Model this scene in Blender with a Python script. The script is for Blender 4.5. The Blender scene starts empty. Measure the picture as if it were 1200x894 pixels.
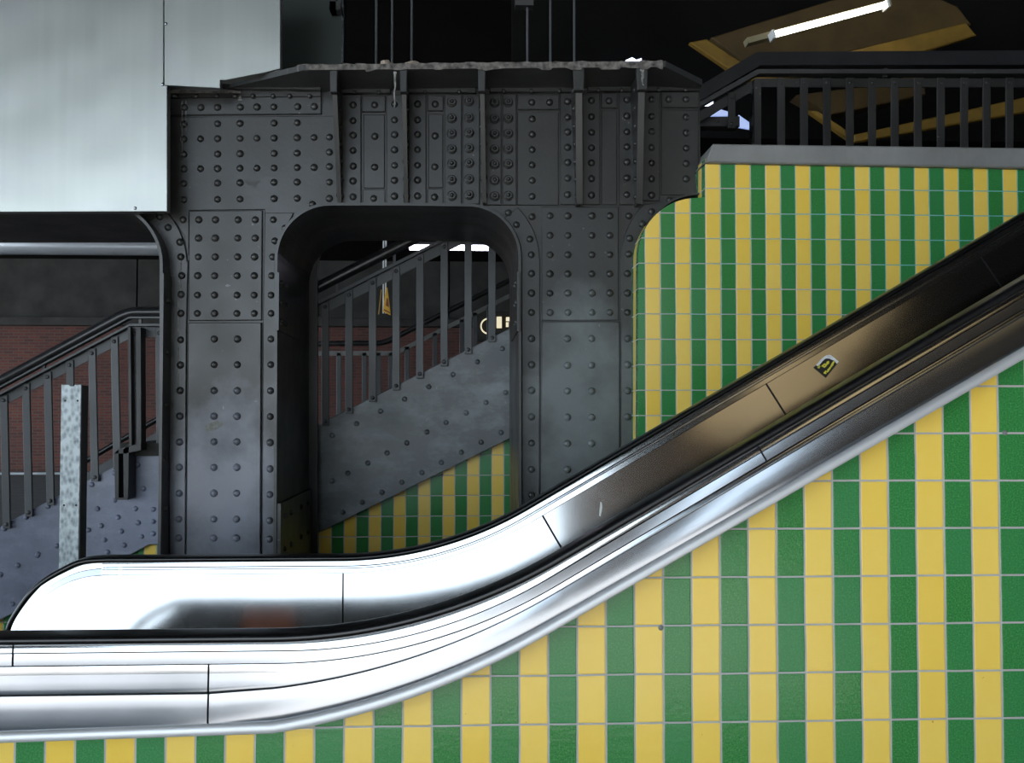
import bpy, bmesh, math, random
from mathutils import Vector
random.seed(7)
C = bpy.context.scene.collection
PI = math.pi

# ------------------------------------------------------------------ camera
F = 1200.0; YAW = math.radians(2.6); PIT = math.radians(1.9); ZC = 1.39
cam_d = bpy.data.cameras.new('camera'); cam = bpy.data.objects.new('camera', cam_d); C.objects.link(cam)
cam_d.sensor_fit = 'HORIZONTAL'; cam_d.sensor_width = 36; cam_d.lens = 36.0; cam_d.clip_end = 200
cam.location = (0, 0, ZC); cam.rotation_euler = (PI/2 + PIT, 0, -YAW)
bpy.context.scene.camera = cam
_f = Vector((math.sin(YAW)*math.cos(PIT), math.cos(YAW)*math.cos(PIT), math.sin(PIT)))
_r = Vector((math.cos(YAW), -math.sin(YAW), 0)); _u = _r.cross(_f)
def U(px, py, Y):
    """survey point: where the sight line through a photo pixel meets the vertical plane at depth Y"""
    d = _f + _r*((px-600)/F) + _u*((447-py)/F)
    t = Y/d.y
    return (d.x*t, ZC + d.z*t)
def UU(pts, Y): return [U(a, b, Y) for a, b in pts]
def S(px, Y): return px*Y/F          # pixel size -> metres at depth Y

# ------------------------------------------------------------------ materials
def new_mat(name):
    m = bpy.data.materials.new(name); m.use_nodes = True
    nt = m.node_tree; b = nt.nodes['Principled BSDF']
    return m, nt, b
def N(nt, t, **kw):
    n = nt.nodes.new(t)
    for k, v in kw.items():
        if k in n.inputs.keys(): n.inputs[k].default_value = v
        else: setattr(n, k, v)
    return n
def L(nt, a, b): nt.links.new(a, b)
def math_n(nt, op, a, b=None, c=None):
    n = nt.nodes.new('ShaderNodeMath'); n.operation = op
    for i, v in enumerate((a, b, c)):
        if v is None: continue
        if isinstance(v, (int, float)): n.inputs[i].default_value = v
        else: nt.links.new(v, n.inputs[i])
    return n.outputs[0]
def ramp(nt, fac, stops):
    n = nt.nodes.new('ShaderNodeValToRGB'); e = n.color_ramp.elements
    while len(e) < len(stops): e.new(0.5)
    for i, (p, c) in enumerate(stops):
        e[i].position = p; e[i].color = (c[0], c[1], c[2], 1)
    L(nt, fac, n.inputs[0]); return n.outputs[0]
def mix(nt, fac, a, b):
    n = nt.nodes.new('ShaderNodeMix'); n.data_type = 'RGBA'
    if isinstance(fac, (int, float)): n.inputs[0].default_value = fac
    else: L(nt, fac, n.inputs[0])
    for s, v in ((6, a), (7, b)):
        if isinstance(v, tuple): n.inputs[s].default_value = (v[0], v[1], v[2], 1)
        else: L(nt, v, n.inputs[s])
    return n.outputs[2]
def pos(nt, scale=(1, 1, 1)):
    g = nt.nodes.new('ShaderNodeNewGeometry'); m = nt.nodes.new('ShaderNodeMapping')
    m.inputs['Scale'].default_value = scale
    L(nt, g.outputs['Position'], m.inputs['Vector']); return m.outputs[0]
def noise(nt, vec, scale, detail=4, rough=0.55):
    n = nt.nodes.new('ShaderNodeTexNoise'); n.inputs['Scale'].default_value = scale
    n.inputs['Detail'].default_value = detail; n.inputs['Roughness'].default_value = rough
    L(nt, vec, n.inputs['Vector']); return n.outputs['Fac']
def bump(nt, b, h, strength=0.3, dist=0.01):
    n = nt.nodes.new('ShaderNodeBump'); n.inputs['Strength'].default_value = strength; n.inputs['Distance'].default_value = dist
    L(nt, h, n.inputs['Height']); L(nt, n.outputs[0], b.inputs['Normal'])

def simple(name, col, rough=0.5, metal=0.0, var=0.25, scale=6.0, spec=0.5):
    m, nt, b = new_mat(name)
    v = pos(nt); f = noise(nt, v, scale, 5)
    lo = tuple(c*(1-var) for c in col); hi = tuple(c*(1+var) for c in col)
    L(nt, ramp(nt, f, [(0.3, lo), (0.7, hi)]), b.inputs['Base Color'])
    b.inputs['Roughness'].default_value = rough; b.inputs['Metallic'].default_value = metal
    b.inputs['Specular IOR Level'].default_value = spec
    return m

def paint(name, col, rough=0.42, streak=True, stain=None, chips=True, spec=0.5, cloud=0.0):
    """old gloss paint on iron: blotchy, vertical rub marks, pale scuffs"""
    m, nt, b = new_mat(name)
    v = pos(nt); big = noise(nt, v, 3.2, 6, 0.6)
    vs = pos(nt, (34, 34, 2.2)); st = noise(nt, vs, 1.0, 5, 0.6)
    c = ramp(nt, big, [(0.28, tuple(x*0.72 for x in col)), (0.5, col), (0.75, tuple(x*1.35 for x in col))])
    if streak:
        c = mix(nt, math_n(nt, 'MULTIPLY', st, 0.35), c, tuple(x*1.6 for x in col))
    if cloud:
        cl = noise(nt, pos(nt, (1, 1, 1.8)), 4.5, 7, 0.7)
        c = mix(nt, math_n(nt, 'MULTIPLY', ramp(nt, cl, [(0.45, (0, 0, 0)), (0.72, (1, 1, 1))]), cloud), c, tuple(x*3.2 for x in col))
    if stain:
        (cx, cz, rx, rz, scol, amt) = stain
        g = nt.nodes.new('ShaderNodeNewGeometry'); sp = nt.nodes.new('ShaderNodeSeparateXYZ'); L(nt, g.outputs['Position'], sp.inputs[0])
        dx = math_n(nt, 'DIVIDE', math_n(nt, 'SUBTRACT', sp.outputs[0], cx), rx)
        dz = math_n(nt, 'DIVIDE', math_n(nt, 'SUBTRACT', sp.outputs[2], cz), rz)
        d = math_n(nt, 'ADD', math_n(nt, 'MULTIPLY', dx, dx), math_n(nt, 'MULTIPLY', dz, dz))
        k = math_n(nt, 'SUBTRACT', 1.0, math_n(nt, 'ADD', d, math_n(nt, 'MULTIPLY', math_n(nt, 'SUBTRACT', big, 0.5), 2.5)))
        k = math_n(nt, 'MULTIPLY', math_n(nt, 'MAXIMUM', math_n(nt, 'MINIMUM', k, 1.0), 0.0), amt)
        c = mix(nt, k, c, scol)
    if chips:
        ch = noise(nt, v, 38, 3, 0.5)
        k = ramp(nt, ch, [(0.735, (0, 0, 0)), (0.75, (1, 1, 1))])
        k2 = math_n(nt, 'MULTIPLY', k, 0.35)
        c = mix(nt, k2, c, (0.35, 0.36, 0.36))
    L(nt, c, b.inputs['Base Color'])
    r = ramp(nt, big, [(0.25, (rough-0.1,)*3), (0.75, (rough+0.14,)*3)])
    L(nt, r, b.inputs['Roughness']); b.inputs['Specular IOR Level'].default_value = spec
    bump(nt, b, noise(nt, v, 60, 3), 0.12, 0.004)
    return m

def steel(name, col=(0.64, 0.65, 0.66), rough=0.24, rv=0.05, wav=0.12):
    """brushed stainless sheet: faint smudges and shallow dents"""
    m, nt, b = new_mat(name)
    f = noise(nt, pos(nt), 14, 5, 0.65); w = noise(nt, pos(nt), 2.2, 2)
    L(nt, mix(nt, f, tuple(x*0.95 for x in col), tuple(min(1, x*1.05) for x in col)), b.inputs['Base Color'])
    r = math_n(nt, 'ADD', math_n(nt, 'MULTIPLY', f, rv), math_n(nt, 'MULTIPLY', w, rv))
    L(nt, math_n(nt, 'ADD', r, rough - rv), b.inputs['Roughness'])
    b.inputs['Metallic'].default_value = 1.0
    bump(nt, b, w, wav, 0.02)
    return m

def tiles(name, x0, p, z0, pz, first_green, axis='X', teal=0.0, gl=0.0042):
    m, nt, b = new_mat(name)
    g = nt.nodes.new('ShaderNodeNewGeometry'); sp = nt.nodes.new('ShaderNodeSeparateXYZ'); L(nt, g.outputs['Position'], sp.inputs[0])
    wob = noise(nt, g.outputs['Position'], 9, 2)
    wob = math_n(nt, 'MULTIPLY', math_n(nt, 'SUBTRACT', wob, 0.5), 0.003)
    X = math_n(nt, 'ADD', sp.outputs['XYZ'.index(axis)], wob)
    u = math_n(nt, 'DIVIDE', math_n(nt, 'SUBTRACT', X, x0), p)
    w = math_n(nt, 'DIVIDE', math_n(nt, 'SUBTRACT', math_n(nt, 'ADD', sp.outputs[2], wob), z0), pz)
    iu = math_n(nt, 'FLOOR', u); iw = math_n(nt, 'FLOOR', w)
    fu = math_n(nt, 'SUBTRACT', u, iu); fw = math_n(nt, 'SUBTRACT', w, iw)
    du = math_n(nt, 'MULTIPLY', math_n(nt, 'MINIMUM', fu, math_n(nt, 'SUBTRACT', 1.0, fu)), p)
    dw = math_n(nt, 'MULTIPLY', math_n(nt, 'MINIMUM', fw, math_n(nt, 'SUBTRACT', 1.0, fw)), pz)
    d = math_n(nt, 'MINIMUM', du, dw)
    mr = nt.nodes.new('ShaderNodeMapRange'); mr.inputs[1].default_value = gl*0.42; mr.inputs[2].default_value = gl*0.6
    L(nt, d, mr.inputs[0]); face = mr.outputs[0]
    par = math_n(nt, 'MODULO', math_n(nt, 'ADD', iu, 1000.0 + (1 if first_green else 0)), 2.0)    # 1 = green
    cv = nt.nodes.new('ShaderNodeCombineXYZ'); L(nt, iu, cv.inputs[0]); L(nt, iw, cv.inputs[1])
    wn = nt.nodes.new('ShaderNodeTexWhiteNoise'); wn.noise_dimensions = '2D'; L(nt, cv.outputs[0], wn.inputs['Vector'])
    rnd = wn.outputs['Value']
    fine = noise(nt, g.outputs['Position'], 260, 3, 0.7); mid = noise(nt, g.outputs['Position'], 26, 4)
    gr = ramp(nt, fine, [(0.3, (0.020, 0.13, 0.030)), (0.55, (0.040, 0.23, 0.052)), (0.75, (0.10, 0.37, 0.11))])
    gr = mix(nt, math_n(nt, 'MULTIPLY', rnd, 0.45), gr, (0.035, 0.23, 0.085))
    ye = mix(nt, rnd, (0.86, 0.60, 0.095), (0.89, 0.65, 0.14))
    ye = mix(nt, math_n(nt, 'MULTIPLY', mid, 0.35), ye, (0.85, 0.50, 0.05))
    spk = noise(nt, g.outputs['Position'], 95, 2)
    ye = mix(nt, math_n(nt, 'MULTIPLY', ramp(nt, spk, [(0.77, (0, 0, 0)), (0.79, (1, 1, 1))]), 0.6), ye, (0.30, 0.12, 0.02))
    col = mix(nt, par, ye, gr)
    gc = mix(nt, mid, (0.34, 0.33, 0.32), (0.48, 0.47, 0.47))
    if teal:
        tn = noise(nt, g.outputs['Position'], 1.6, 3)
        xs = math_n(nt, 'MULTIPLY', math_n(nt, 'SUBTRACT', sp.outputs[0], teal), 1.1)
        k = math_n(nt, 'ADD', math_n(nt, 'MULTIPLY', math_n(nt, 'SUBTRACT', tn, 0.5), 4.0), xs)
        k = math_n(nt, 'MULTIPLY', math_n(nt, 'MAXIMUM', math_n(nt, 'MINIMUM', k, 1.0), 0.0), 0.75)
        gc = mix(nt, k, gc, (0.05, 0.42, 0.40))
    L(nt, mix(nt, face, gc, col), b.inputs['Base Color'])
    ro = math_n(nt, 'ADD', math_n(nt, 'MULTIPLY', math_n(nt, 'SUBTRACT', 1.0, face), 0.55), math_n(nt, 'ADD', math_n(nt, 'MULTIPLY', rnd, 0.08), 0.17))
    L(nt, ro, b.inputs['Roughness'])
    b.inputs['Specular IOR Level'].default_value = 0.45
    mr2 = nt.nodes.new('ShaderNodeMapRange'); mr2.inputs[1].default_value = gl*0.3; mr2.inputs[2].default_value = gl*1.0; L(nt, d, mr2.inputs[0])
    wav = noise(nt, g.outputs['Position'], 90, 2)
    h = math_n(nt, 'ADD', mr2.outputs[0], math_n(nt, 'MULTIPLY', math_n(nt, 'MULTIPLY', wav, par), 0.55))
    bump(nt, b, h, 0.35, 0.002)
    return m

def brick_mat():
    m, nt, b = new_mat('brick')
    g = nt.nodes.new('ShaderNodeNewGeometry'); sp = nt.nodes.new('ShaderNodeSeparateXYZ'); L(nt, g.outputs['Position'], sp.inputs[0])
    cv = nt.nodes.new('ShaderNodeCombineXYZ'); L(nt, sp.outputs[0], cv.inputs[0]); L(nt, sp.outputs[2], cv.inputs[1])
    t = nt.nodes.new('ShaderNodeTexBrick'); L(nt, cv.outputs[0], t.inputs['Vector'])
    t.inputs['Color1'].default_value = (0.17, 0.045, 0.028, 1); t.inputs['Color2'].default_value = (0.085, 0.028, 0.022, 1)
    t.inputs['Mortar'].default_value = (0.12, 0.085, 0.07, 1)
    t.inputs['Scale'].default_value = 1.0; t.inputs['Brick Width'].default_value = 0.25; t.inputs['Row Height'].default_value = 0.075; t.inputs['Mortar Size'].default_value = 0.012
    f = noise(nt, g.outputs['Position'], 1.2, 5)
    L(nt, mix(nt, math_n(nt, 'MULTIPLY', f, 0.8), t.outputs['Color'], (0.05, 0.025, 0.025)), b.inputs['Base Color'])
    b.inputs['Roughness'].default_value = 0.9
    return m
def emit(name, col, s):
    m, nt, b = new_mat(name)
    b.inputs['Base Color'].default_value = (0.8, 0.8, 0.8, 1)
    b.inputs['Emission Color'].default_value = (*col, 1); b.inputs['Emission Strength'].default_value = s
    n = noise(nt, pos(nt), 4.0); L(nt, math_n(nt, 'ADD', s*0.95, math_n(nt, 'MULTIPLY', n, s*0.1)), b.inputs['Emission Strength'])
    return m
def galv_mat():
    m, nt, b = new_mat('galvanised')
    v = nt.nodes.new('ShaderNodeTexVoronoi'); v.inputs['Scale'].default_value = 70; L(nt, pos(nt, (1, 1, 0.55)), v.inputs['Vector'])
    n = noise(nt, pos(nt), 45, 4)
    k = math_n(nt, 'MULTIPLY', v.outputs['Distance'], 0.6)
    L(nt, ramp(nt, math_n(nt, 'ADD', math_n(nt, 'MULTIPLY', n, 0.8), k), [(0.35, (0.11, 0.13, 0.14)), (0.6, (0.22, 0.25, 0.262)), (0.85, (0.34, 0.375, 0.39))]), b.inputs['Base Color'])
    b.inputs['Metallic'].default_value = 0.55; b.inputs['Roughness'].default_value = 0.5
    return m
def alu_mat():
    m, nt, b = new_mat('dull_sheet_metal')
    v = pos(nt, (30, 30, 0.8)); f = noise(nt, v, 1.0, 5, 0.6); w = noise(nt, pos(nt, (0.9, 1, 0.8)), 1.6, 2)
    sm = noise(nt, pos(nt, (2.2, 1, 5)), 1.8, 4)
    c = mix(nt, f, (0.33, 0.34, 0.318), (0.38, 0.39, 0.368))
    c = mix(nt, math_n(nt, 'MULTIPLY', ramp(nt, sm, [(0.5, (0, 0, 0)), (0.7, (1, 1, 1))]), 0.25), c, (0.33, 0.32, 0.36))
    L(nt, c, b.inputs['Base Color'])
    b.inputs['Metallic'].default_value = 0.9
    L(nt, math_n(nt, 'ADD', math_n(nt, 'MULTIPLY', f, 0.06), 0.30), b.inputs['Roughness'])
    bump(nt, b, w, 0.22, 0.05)
    return m

M = {}
M['iron'] = paint('dark_grey_paint', (0.025, 0.025, 0.024), 0.36, spec=0.5)
M['iron_teal'] = paint('dark_grey_paint_stained', (0.029, 0.030, 0.0295), 0.36, stain=(0.49, 1.45, 0.30, 0.52, (0.150, 0.172, 0.175), 0.9), spec=0.45)
M['iron_left'] = paint('dark_grey_overpaint_sky_tinted', (0.025, 0.025, 0.024), 0.36, stain=(-1.04, 0.98, 0.28, 0.66, (0.175, 0.188, 0.235), 0.95), spec=0.5)  # lighter overpainted patch; its extra blue stands in for sky light
M['drip'] = simple('pale_drip', (0.20, 0.20, 0.185), 0.8, 0, 0.5, 60)
M['iron_top'] = simple('weathered_rusty_edge', (0.115, 0.105, 0.095), 0.8, 0, 0.85, 42)
M['bracket'] = paint('dark_bracket_paint', (0.03, 0.03, 0.03), 0.5)
M['stair'] = paint('stair_grey_paint', (0.082, 0.094, 0.100), 0.38, cloud=0.75)
M['railpale'] = simple('pale_rail_paint', (0.16, 0.165, 0.16), 0.5, 0, 0.2)
M['stair_blue'] = paint('sky_tinted_stair_paint', (0.135, 0.15, 0.205), 0.38, cloud=0.25)  # bluish sky light is mixed into this paint colour
M['rail'] = paint('rail_grey_paint', (0.055, 0.06, 0.064), 0.45, chips=False)
M['black'] = simple('black_gap', (0.012, 0.012, 0.012), 0.8)
M['rubber'] = simple('black_rubber', (0.006, 0.006, 0.007), 0.28, 0, 0.3, 12, 0.5)
M['darkrail'] = simple('dark_handrail', (0.02, 0.02, 0.022), 0.3, 0.0, 0.2)
M['steel'] = steel('brushed_steel', (0.36, 0.385, 0.42), rough=0.16)
M['steel_trim'] = steel('polished_trim', (0.50, 0.51, 0.52), 0.12, rv=0.03)
M['steel_panel'] = steel('brushed_panel', (0.41, 0.41, 0.415), 0.10, rv=0.03, wav=0.05)
M['flange'] = steel('dull_flange', (0.56, 0.57, 0.585), 0.42)
M['flange'].node_tree.nodes['Principled BSDF'].inputs['Metallic'].default_value = 0.55
M['alu'] = alu_mat()
M['darkpanel'] = simple('dark_green_grey_sheet', (0.045, 0.055, 0.05), 0.35, 0.3, 0.2, 2.0)
M['galv'] = galv_mat()
M['pipe'] = steel('pipe_steel', (0.66, 0.70, 0.76), 0.36)
M['pipe'].node_tree.nodes['Principled BSDF'].inputs['Metallic'].default_value = 0.35
M['concrete'] = simple('dark_concrete', (0.045, 0.044, 0.042), 0.9, 0, 0.35, 1.5, spec=0.2)
M['coping'] = paint('coping_metal', (0.19, 0.19, 0.185), 0.5)
M['brick'] = brick_mat()
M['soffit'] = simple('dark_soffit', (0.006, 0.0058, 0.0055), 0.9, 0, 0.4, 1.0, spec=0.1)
M['yellowbeam'] = simple('ochre_paint', (0.20, 0.115, 0.012), 0.6, 0, 0.25, 5)
M['brownsoffit'] = simple('brown_boards', (0.07, 0.042, 0.010), 0.65, 0, 0.3, 4)
M['ochrereflector'] = simple('ochre_reflector', (0.78, 0.56, 0.27), 0.8, 0, 0.15, 1)
M['pave'] = simple('pavement', (0.355, 0.365, 0.38), 0.8, 0, 0.2, 1.5)
M['asph'] = simple('asphalt', (0.06, 0.06, 0.062), 0.85, 0, 0.3, 3)
M['facade'] = simple('brown_facade', (0.10, 0.07, 0.045), 0.9, 0, 0.4, 0.6)
M['tube'] = emit('tube_light', (1.0, 0.93, 0.75), 6.0)
M['tubeblue'] = emit('cold_tube_light', (0.80, 0.76, 1.0), 14.0)
M['lit'] = emit('daylit_pane', (0.62, 0.70, 1.0), 2.5)
M['litdim'] = emit('blue_pane', (0.25, 0.36, 0.75), 0.7)
M['cream'] = emit('cream_letters', (1.0, 0.85, 0.5), 0.55)
M['signyellow'] = simple('sign_yellow', (0.75, 0.42, 0.03), 0.4, 0, 0.1)
M['signred'] = simple('sign_dark_red', (0.22, 0.05, 0.01), 0.4, 0, 0.1)
M['white'] = simple('white_paint', (0.75, 0.77, 0.78), 0.5, 0, 0.1)
M['stickblack'] = simple('sticker_black', (0.012, 0.012, 0.010), 0.4, 0, 0.1)
M['stickyellow'] = simple('sticker_yellow', (0.70, 0.62, 0.05), 0.5, 0, 0.1)
M['stickwhite'] = simple('torn_paper', (0.72, 0.72, 0.74), 0.8, 0, 0.2, 60)
M['orange'] = simple('orange_sheet', (0.75, 0.16, 0.02), 0.5, 0, 0.1)
M['fixture'] = simple('lamp_housing', (0.25, 0.22, 0.13), 0.5, 0, 0.1)
M['mortar'] = simple('old_mortar', (0.30, 0.25, 0.20), 0.95, 0, 0.4, 20)

# ------------------------------------------------------------------ mesh builder
class MB:
    def __init__(s): s.v = []; s.f = []; s.sm = []
    def add(s, vs, fs, smooth=False):
        o = len(s.v); s.v += [tuple(a) for a in vs]
        for f in fs: s.f.append(tuple(o+i for i in f)); s.sm.append(smooth)
        return s
    def prism(s, poly, y0, y1):
        """outline in X-Z, front at y0, back at y1"""
        a = sum(poly[i][0]*poly[(i+1) % len(poly)][1]-poly[(i+1) % len(poly)][0]*poly[i][1] for i in range(len(poly)))
        if a < 0: poly = poly[::-1]
        n = len(poly)
        vs = [(x, y0, z) for x, z in poly] + [(x, y1, z) for x, z in poly]
        fs = [tuple(range(n)), tuple(range(2*n-1, n-1, -1))]
        fs += [(i, n+i, n+(i+1) % n, (i+1) % n) for i in range(n)]
        return s.add(vs, fs)
    def box(s, x0, x1, y0, y1, z0, z1): return s.prism([(x0, z0), (x1, z0), (x1, z1), (x0, z1)], y0, y1)
    def plate(s, poly, y0, y1, ch=0.003):
        """prism with a chamfered front edge"""
        a = sum(poly[i][0]*poly[(i+1) % len(poly)][1]-poly[(i+1) % len(poly)][0]*poly[i][1] for i in range(len(poly)))
        if a < 0: poly = poly[::-1]
        n = len(poly); ins = []
        for i in range(n):
            p, q, r = Vector(poly[i-1]), Vector(poly[i]), Vector(poly[(i+1) % n])
            e1 = (q-p).normalized(); e2 = (r-q).normalized()
            n1 = Vector((-e1.y, e1.x)); n2 = Vector((-e2.y, e2.x)); m = n1+n2
            k = max(0.35, 1+n1.dot(n2)); ins.append(q + m*(ch/k))
        vs = [(x, y0, z) for x, z in ins] + [(x, y0+ch, z) for x, z in poly] + [(x, y1, z) for x, z in poly]
        fs = [tuple(range(n)), tuple(range(3*n-1, 2*n-1, -1))]
        for o in (0, n): fs += [(o+i, o+n+i, o+n+(i+1) % n, o+(i+1) % n) for i in range(n)]
        return s.add(vs, fs)
    def bar(s, p, q, w, y0, y1):
        p, q = Vector(p), Vector(q); d = (q-p).normalized(); n = Vector((-d.y, d.x))*(w/2)
        return s.prism([tuple(p-n), tuple(q-n), tuple(q+n), tuple(p+n)], y0, y1)
    def dome(s, x, y, z, r, h=None, n=12, rings=4):
        """rivet head standing out towards -Y from the plane y"""
        h = r*0.75 if h is None else h; vs = []; fs = []
        for k in range(rings):
            a = PI/2*k/rings
            for i in range(n):
                t = 2*PI*i/n; vs.append((x+r*math.cos(a)*math.cos(t), y-h*math.sin(a), z+r*math.cos(a)*math.sin(t)))
        vs.append((x, y-h, z))
        for k in range(rings-1):
            for i in range(n): fs.append((k*n+i, k*n+(i+1) % n, (k+1)*n+(i+1) % n, (k+1)*n+i))
        for i in range(n): fs.append(((rings-1)*n+i, (rings-1)*n+(i+1) % n, rings*n))
        return s.add(vs, fs, True)
    def sidedome(s, x, y, z, r, sx=1, n=10, rings=3):
        vs = []; fs = []; h = r*0.8
        for k in range(rings):
            a = PI/2*k/rings
            for i in range(n):
                t = 2*PI*i/n; vs.append((x+sx*h*math.sin(a), y+r*math.cos(a)*math.cos(t), z+r*math.cos(a)*math.sin(t)))
        vs.append((x+sx*h, y, z))
        for k in range(rings-1):
            for i in range(n): fs.append((k*n+i, k*n+(i+1) % n, (k+1)*n+(i+1) % n, (k+1)*n+i))
        for i in range(n): fs.append(((rings-1)*n+i, (rings-1)*n+(i+1) % n, rings*n))
        return s.add(vs, fs, True)
    def hexbolt(s, x, y, z, r, h=0.012):
        def ring(rr, y0, y1, n, ph=0):
            c = [(x+rr*math.cos(2*PI*i/n+ph), z+rr*math.sin(2*PI*i/n+ph)) for i in range(n)]; s.prism(c, y1, y0)
        s.dome(x, y, z, r*1.3, 0.007, 14, 3); ring(r*0.95, y-0.004, y-h, 6, random.random()); s.dome(x, y-h, z, r*0.55, 0.011, 10, 3)
        return s
    def cyl(s, p, q, r, n=12, cap=True):
        p, q = Vector(p), Vector(q); d = (q-p).normalized()
        a = d.orthogonal().normalized(); b = d.cross(a); vs = []
        for c in (p, q):
            for i in range(n):
                t = 2*PI*i/n; vs.append(tuple(c+(a*math.cos(t)+b*math.sin(t))*r))
        s.add(vs, [(i, (i+1) % n, n+(i+1) % n, n+i) for i in range(n)], True)
        if cap: s.add(vs, [tuple(range(n-1, -1, -1)), tuple(range(n, 2*n))])
        return s
    def loft(s, rows, smooth=True, closed=False):
        """rows: list of equal-length 3D point lists"""
        n = len(rows[0]); vs = [p for r in rows for p in r]; fs = []
        for k in range(len(rows)-1):
            for i in range(n if closed else n-1):
                j = (i+1) % n; fs.append((k*n+i, k*n+j, (k+1)*n+j, (k+1)*n+i))
        return s.add(vs, fs, smooth)
    def build(s, name, mat, parent=None, fix=True):
        me = bpy.data.meshes.new(name)
        off = Vector((0, 0, 0))
        if parent is not None:
            p = parent
            while p is not None: off += p.location; p = p.parent
        me.from_pydata([tuple(Vector(v)-off) for v in s.v], [], s.f)
        me.polygons.foreach_set('use_smooth', s.sm)
        me.materials.append(M[mat] if isinstance(mat, str) else mat)
        if fix:
            bm = bmesh.new(); bm.from_mesh(me); bmesh.ops.recalc_face_normals(bm, faces=bm.faces); bm.to_mesh(me); bm.free()
        me.update()
        o = bpy.data.objects.new(name, me); C.objects.link(o)
        if parent is not None: o.parent = parent
        return o

def tag(o, label=None, cat=None, group=None, kind=None):
    for k, v in (('label', label), ('category', cat), ('group', group), ('kind', kind)):
        if v: o[k] = v
    return o
def thing(name, label, cat, loc=(0, 0, 0), group=None):
    o = bpy.data.objects.new(name, None); C.objects.link(o); o.location = loc; o.empty_display_size = 0.1
    return tag(o, label, cat, group)
def struct(name, mb, mat, label=None, cat=None):
    o = mb.build(name, mat); return tag(o, label, cat, None, 'structure')
def arc(cx, cy, r, a0, a1, n=14):
    return [(cx+r*math.cos(math.radians(a0+(a1-a0)*i/n)), cy-r*math.sin(math.radians(a0+(a1-a0)*i/n))) for i in range(n+1)]

# ================================================================== SETTING
struct('floor', MB().box(-30, 14, 1.2, 40, -0.3, 0), 'asph', 'dark ground under the viaduct', 'floor')
struct('floor_street', MB().box(-60, 40, -60, 1.2, -0.3, 0.0), 'pave', 'pale street pavement in front of the escalator', 'pavement')
def slab(poly, z0, z1):
    mb = MB(); n = len(poly)
    mb.add([(x, y, z0) for x, y in poly]+[(x, y, z1) for x, y in poly], [tuple(range(n)), tuple(range(2*n-1, n-1, -1))]+[(i, (i+1) % n, n+(i+1) % n, n+i) for i in range(n)]); return mb
struct('ceiling', slab([(-14, -9.5), (-4.5, -9.5), (-4.5, -6), (-1, -6.5), (2, -20), (30, -20), (30, 40), (-32, 40), (-32, 24), (-15, 20)], 5.3, 5.8), 'soffit', 'dark underside of the viaduct', 'ceiling')  # viaduct soffit; its unseen front outline is shaped to steer light
struct('ceiling_reflector', MB().box(1.9, 4.0, -13, -5.5, 5.22, 5.3), 'ochrereflector', 'unseen ochre reflector added under the viaduct edge', 'ceiling')  # added out of view so the steel panel reflects gold
struct('ceiling_reflector_right', MB().box(5.0, 7.6, -15, -9, 5.22, 5.3), 'ochrereflector', 'second unseen ochre reflector added under the viaduct edge', 'ceiling')  # added out of view for gold on the near deck strips
struct('wall_rear', MB().box(-0.6, 2.7, -14, -13, 0, 12), 'facade', 'unseen brown facade across the street, added to darken reflections', 'wall')  # unseen block placed to darken what the steel reflects
struct('wall_rear_right', MB().box(3.9, 34, -14, -13, 0, 12), 'facade', 'unseen brown facade added across the street, right of the gap', 'wall')  # second unseen block; the gap lets a bright streak reflect
FW = 2.25
# front tiled wall, its top follows the escalator cladding
def edge_pt(e, u):
    zf, xk, T, ang = e; th = math.radians(ang); x0 = xk-T; x1 = xk+T*math.cos(th); R = T/math.tan(th/2)
    if u <= 0: return (x0+u, zf)
    if u <= 1: return (x0+R*math.sin(th*u), zf+R*(1-math.cos(th*u)))
    l = u-1; return (x1+l*math.cos(th), zf+T*math.sin(th)+l*math.sin(th))
def u_of_x(e, x):
    zf, xk, T, ang = e; th = math.radians(ang); x0 = xk-T; x1 = xk+T*math.cos(th); R = T/math.tan(th/2)
    if x <= x0: return x-x0
    if x <= x1: return math.asin((x-x0)/R)/th
    return 1+(x-x1)/math.cos(th)
def useq(ua, ub):
    out = [ua]
    for k in range(0, 33):
        if ua < k/32 < ub: out.append(k/32)
    out.append(ub); return out
E6 = (0.7166, -0.2091, 0.4250, 29.35)
top = [edge_pt(E6, u) for u in useq(-2.5, 4.0)]
top = [(x, z+0.05) for x, z in top]
struct('wall_front', MB().prism(top+[(top[-1][0], 0), (top[0][0], 0)], FW, FW+0.06),
       tiles('green_yellow_tiles_front', -0.9577, 0.0633, 1.0335, 0.1055, True), 'green and yellow striped tile wall below the escalator', 'tiled wall')

# back tiled wall (upper right), with the arched corner and the notch
BW = 4.20
poly = UU([(747, 760), (748, 305)] + arc(816, 300, 68, 178, 96) + [(826, 231), (826, 186), (1500, 196), (1500, 760)], BW)
TB = tiles('green_yellow_tiles_back', 0.9970, 0.0635, 2.337, 0.1053, False, teal=1.1)
w = MB().prism(poly, BW, BW+0.165); wb = struct('wall_back', w, TB, 'upper striped tile wall right of the steel frame', 'tiled wall')
TBs = tiles('green_yellow_tiles_reveal', BW-0.004, 0.0635, 2.337, 0.1053, True, axis='Y'); wb.data.materials.append(TBs)
for p in wb.data.polygons:
    if abs(p.normal.y) < 0.5: p.material_index = 1
struct('trim_1', MB().plate(UU([(826, 191), (835, 169.5), (1500, 178), (1500, 203)], BW-0.02), BW-0.035, BW+0.2, 0.006), 'coping', 'grey metal coping on top of the upper tile wall', 'coping')
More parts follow.
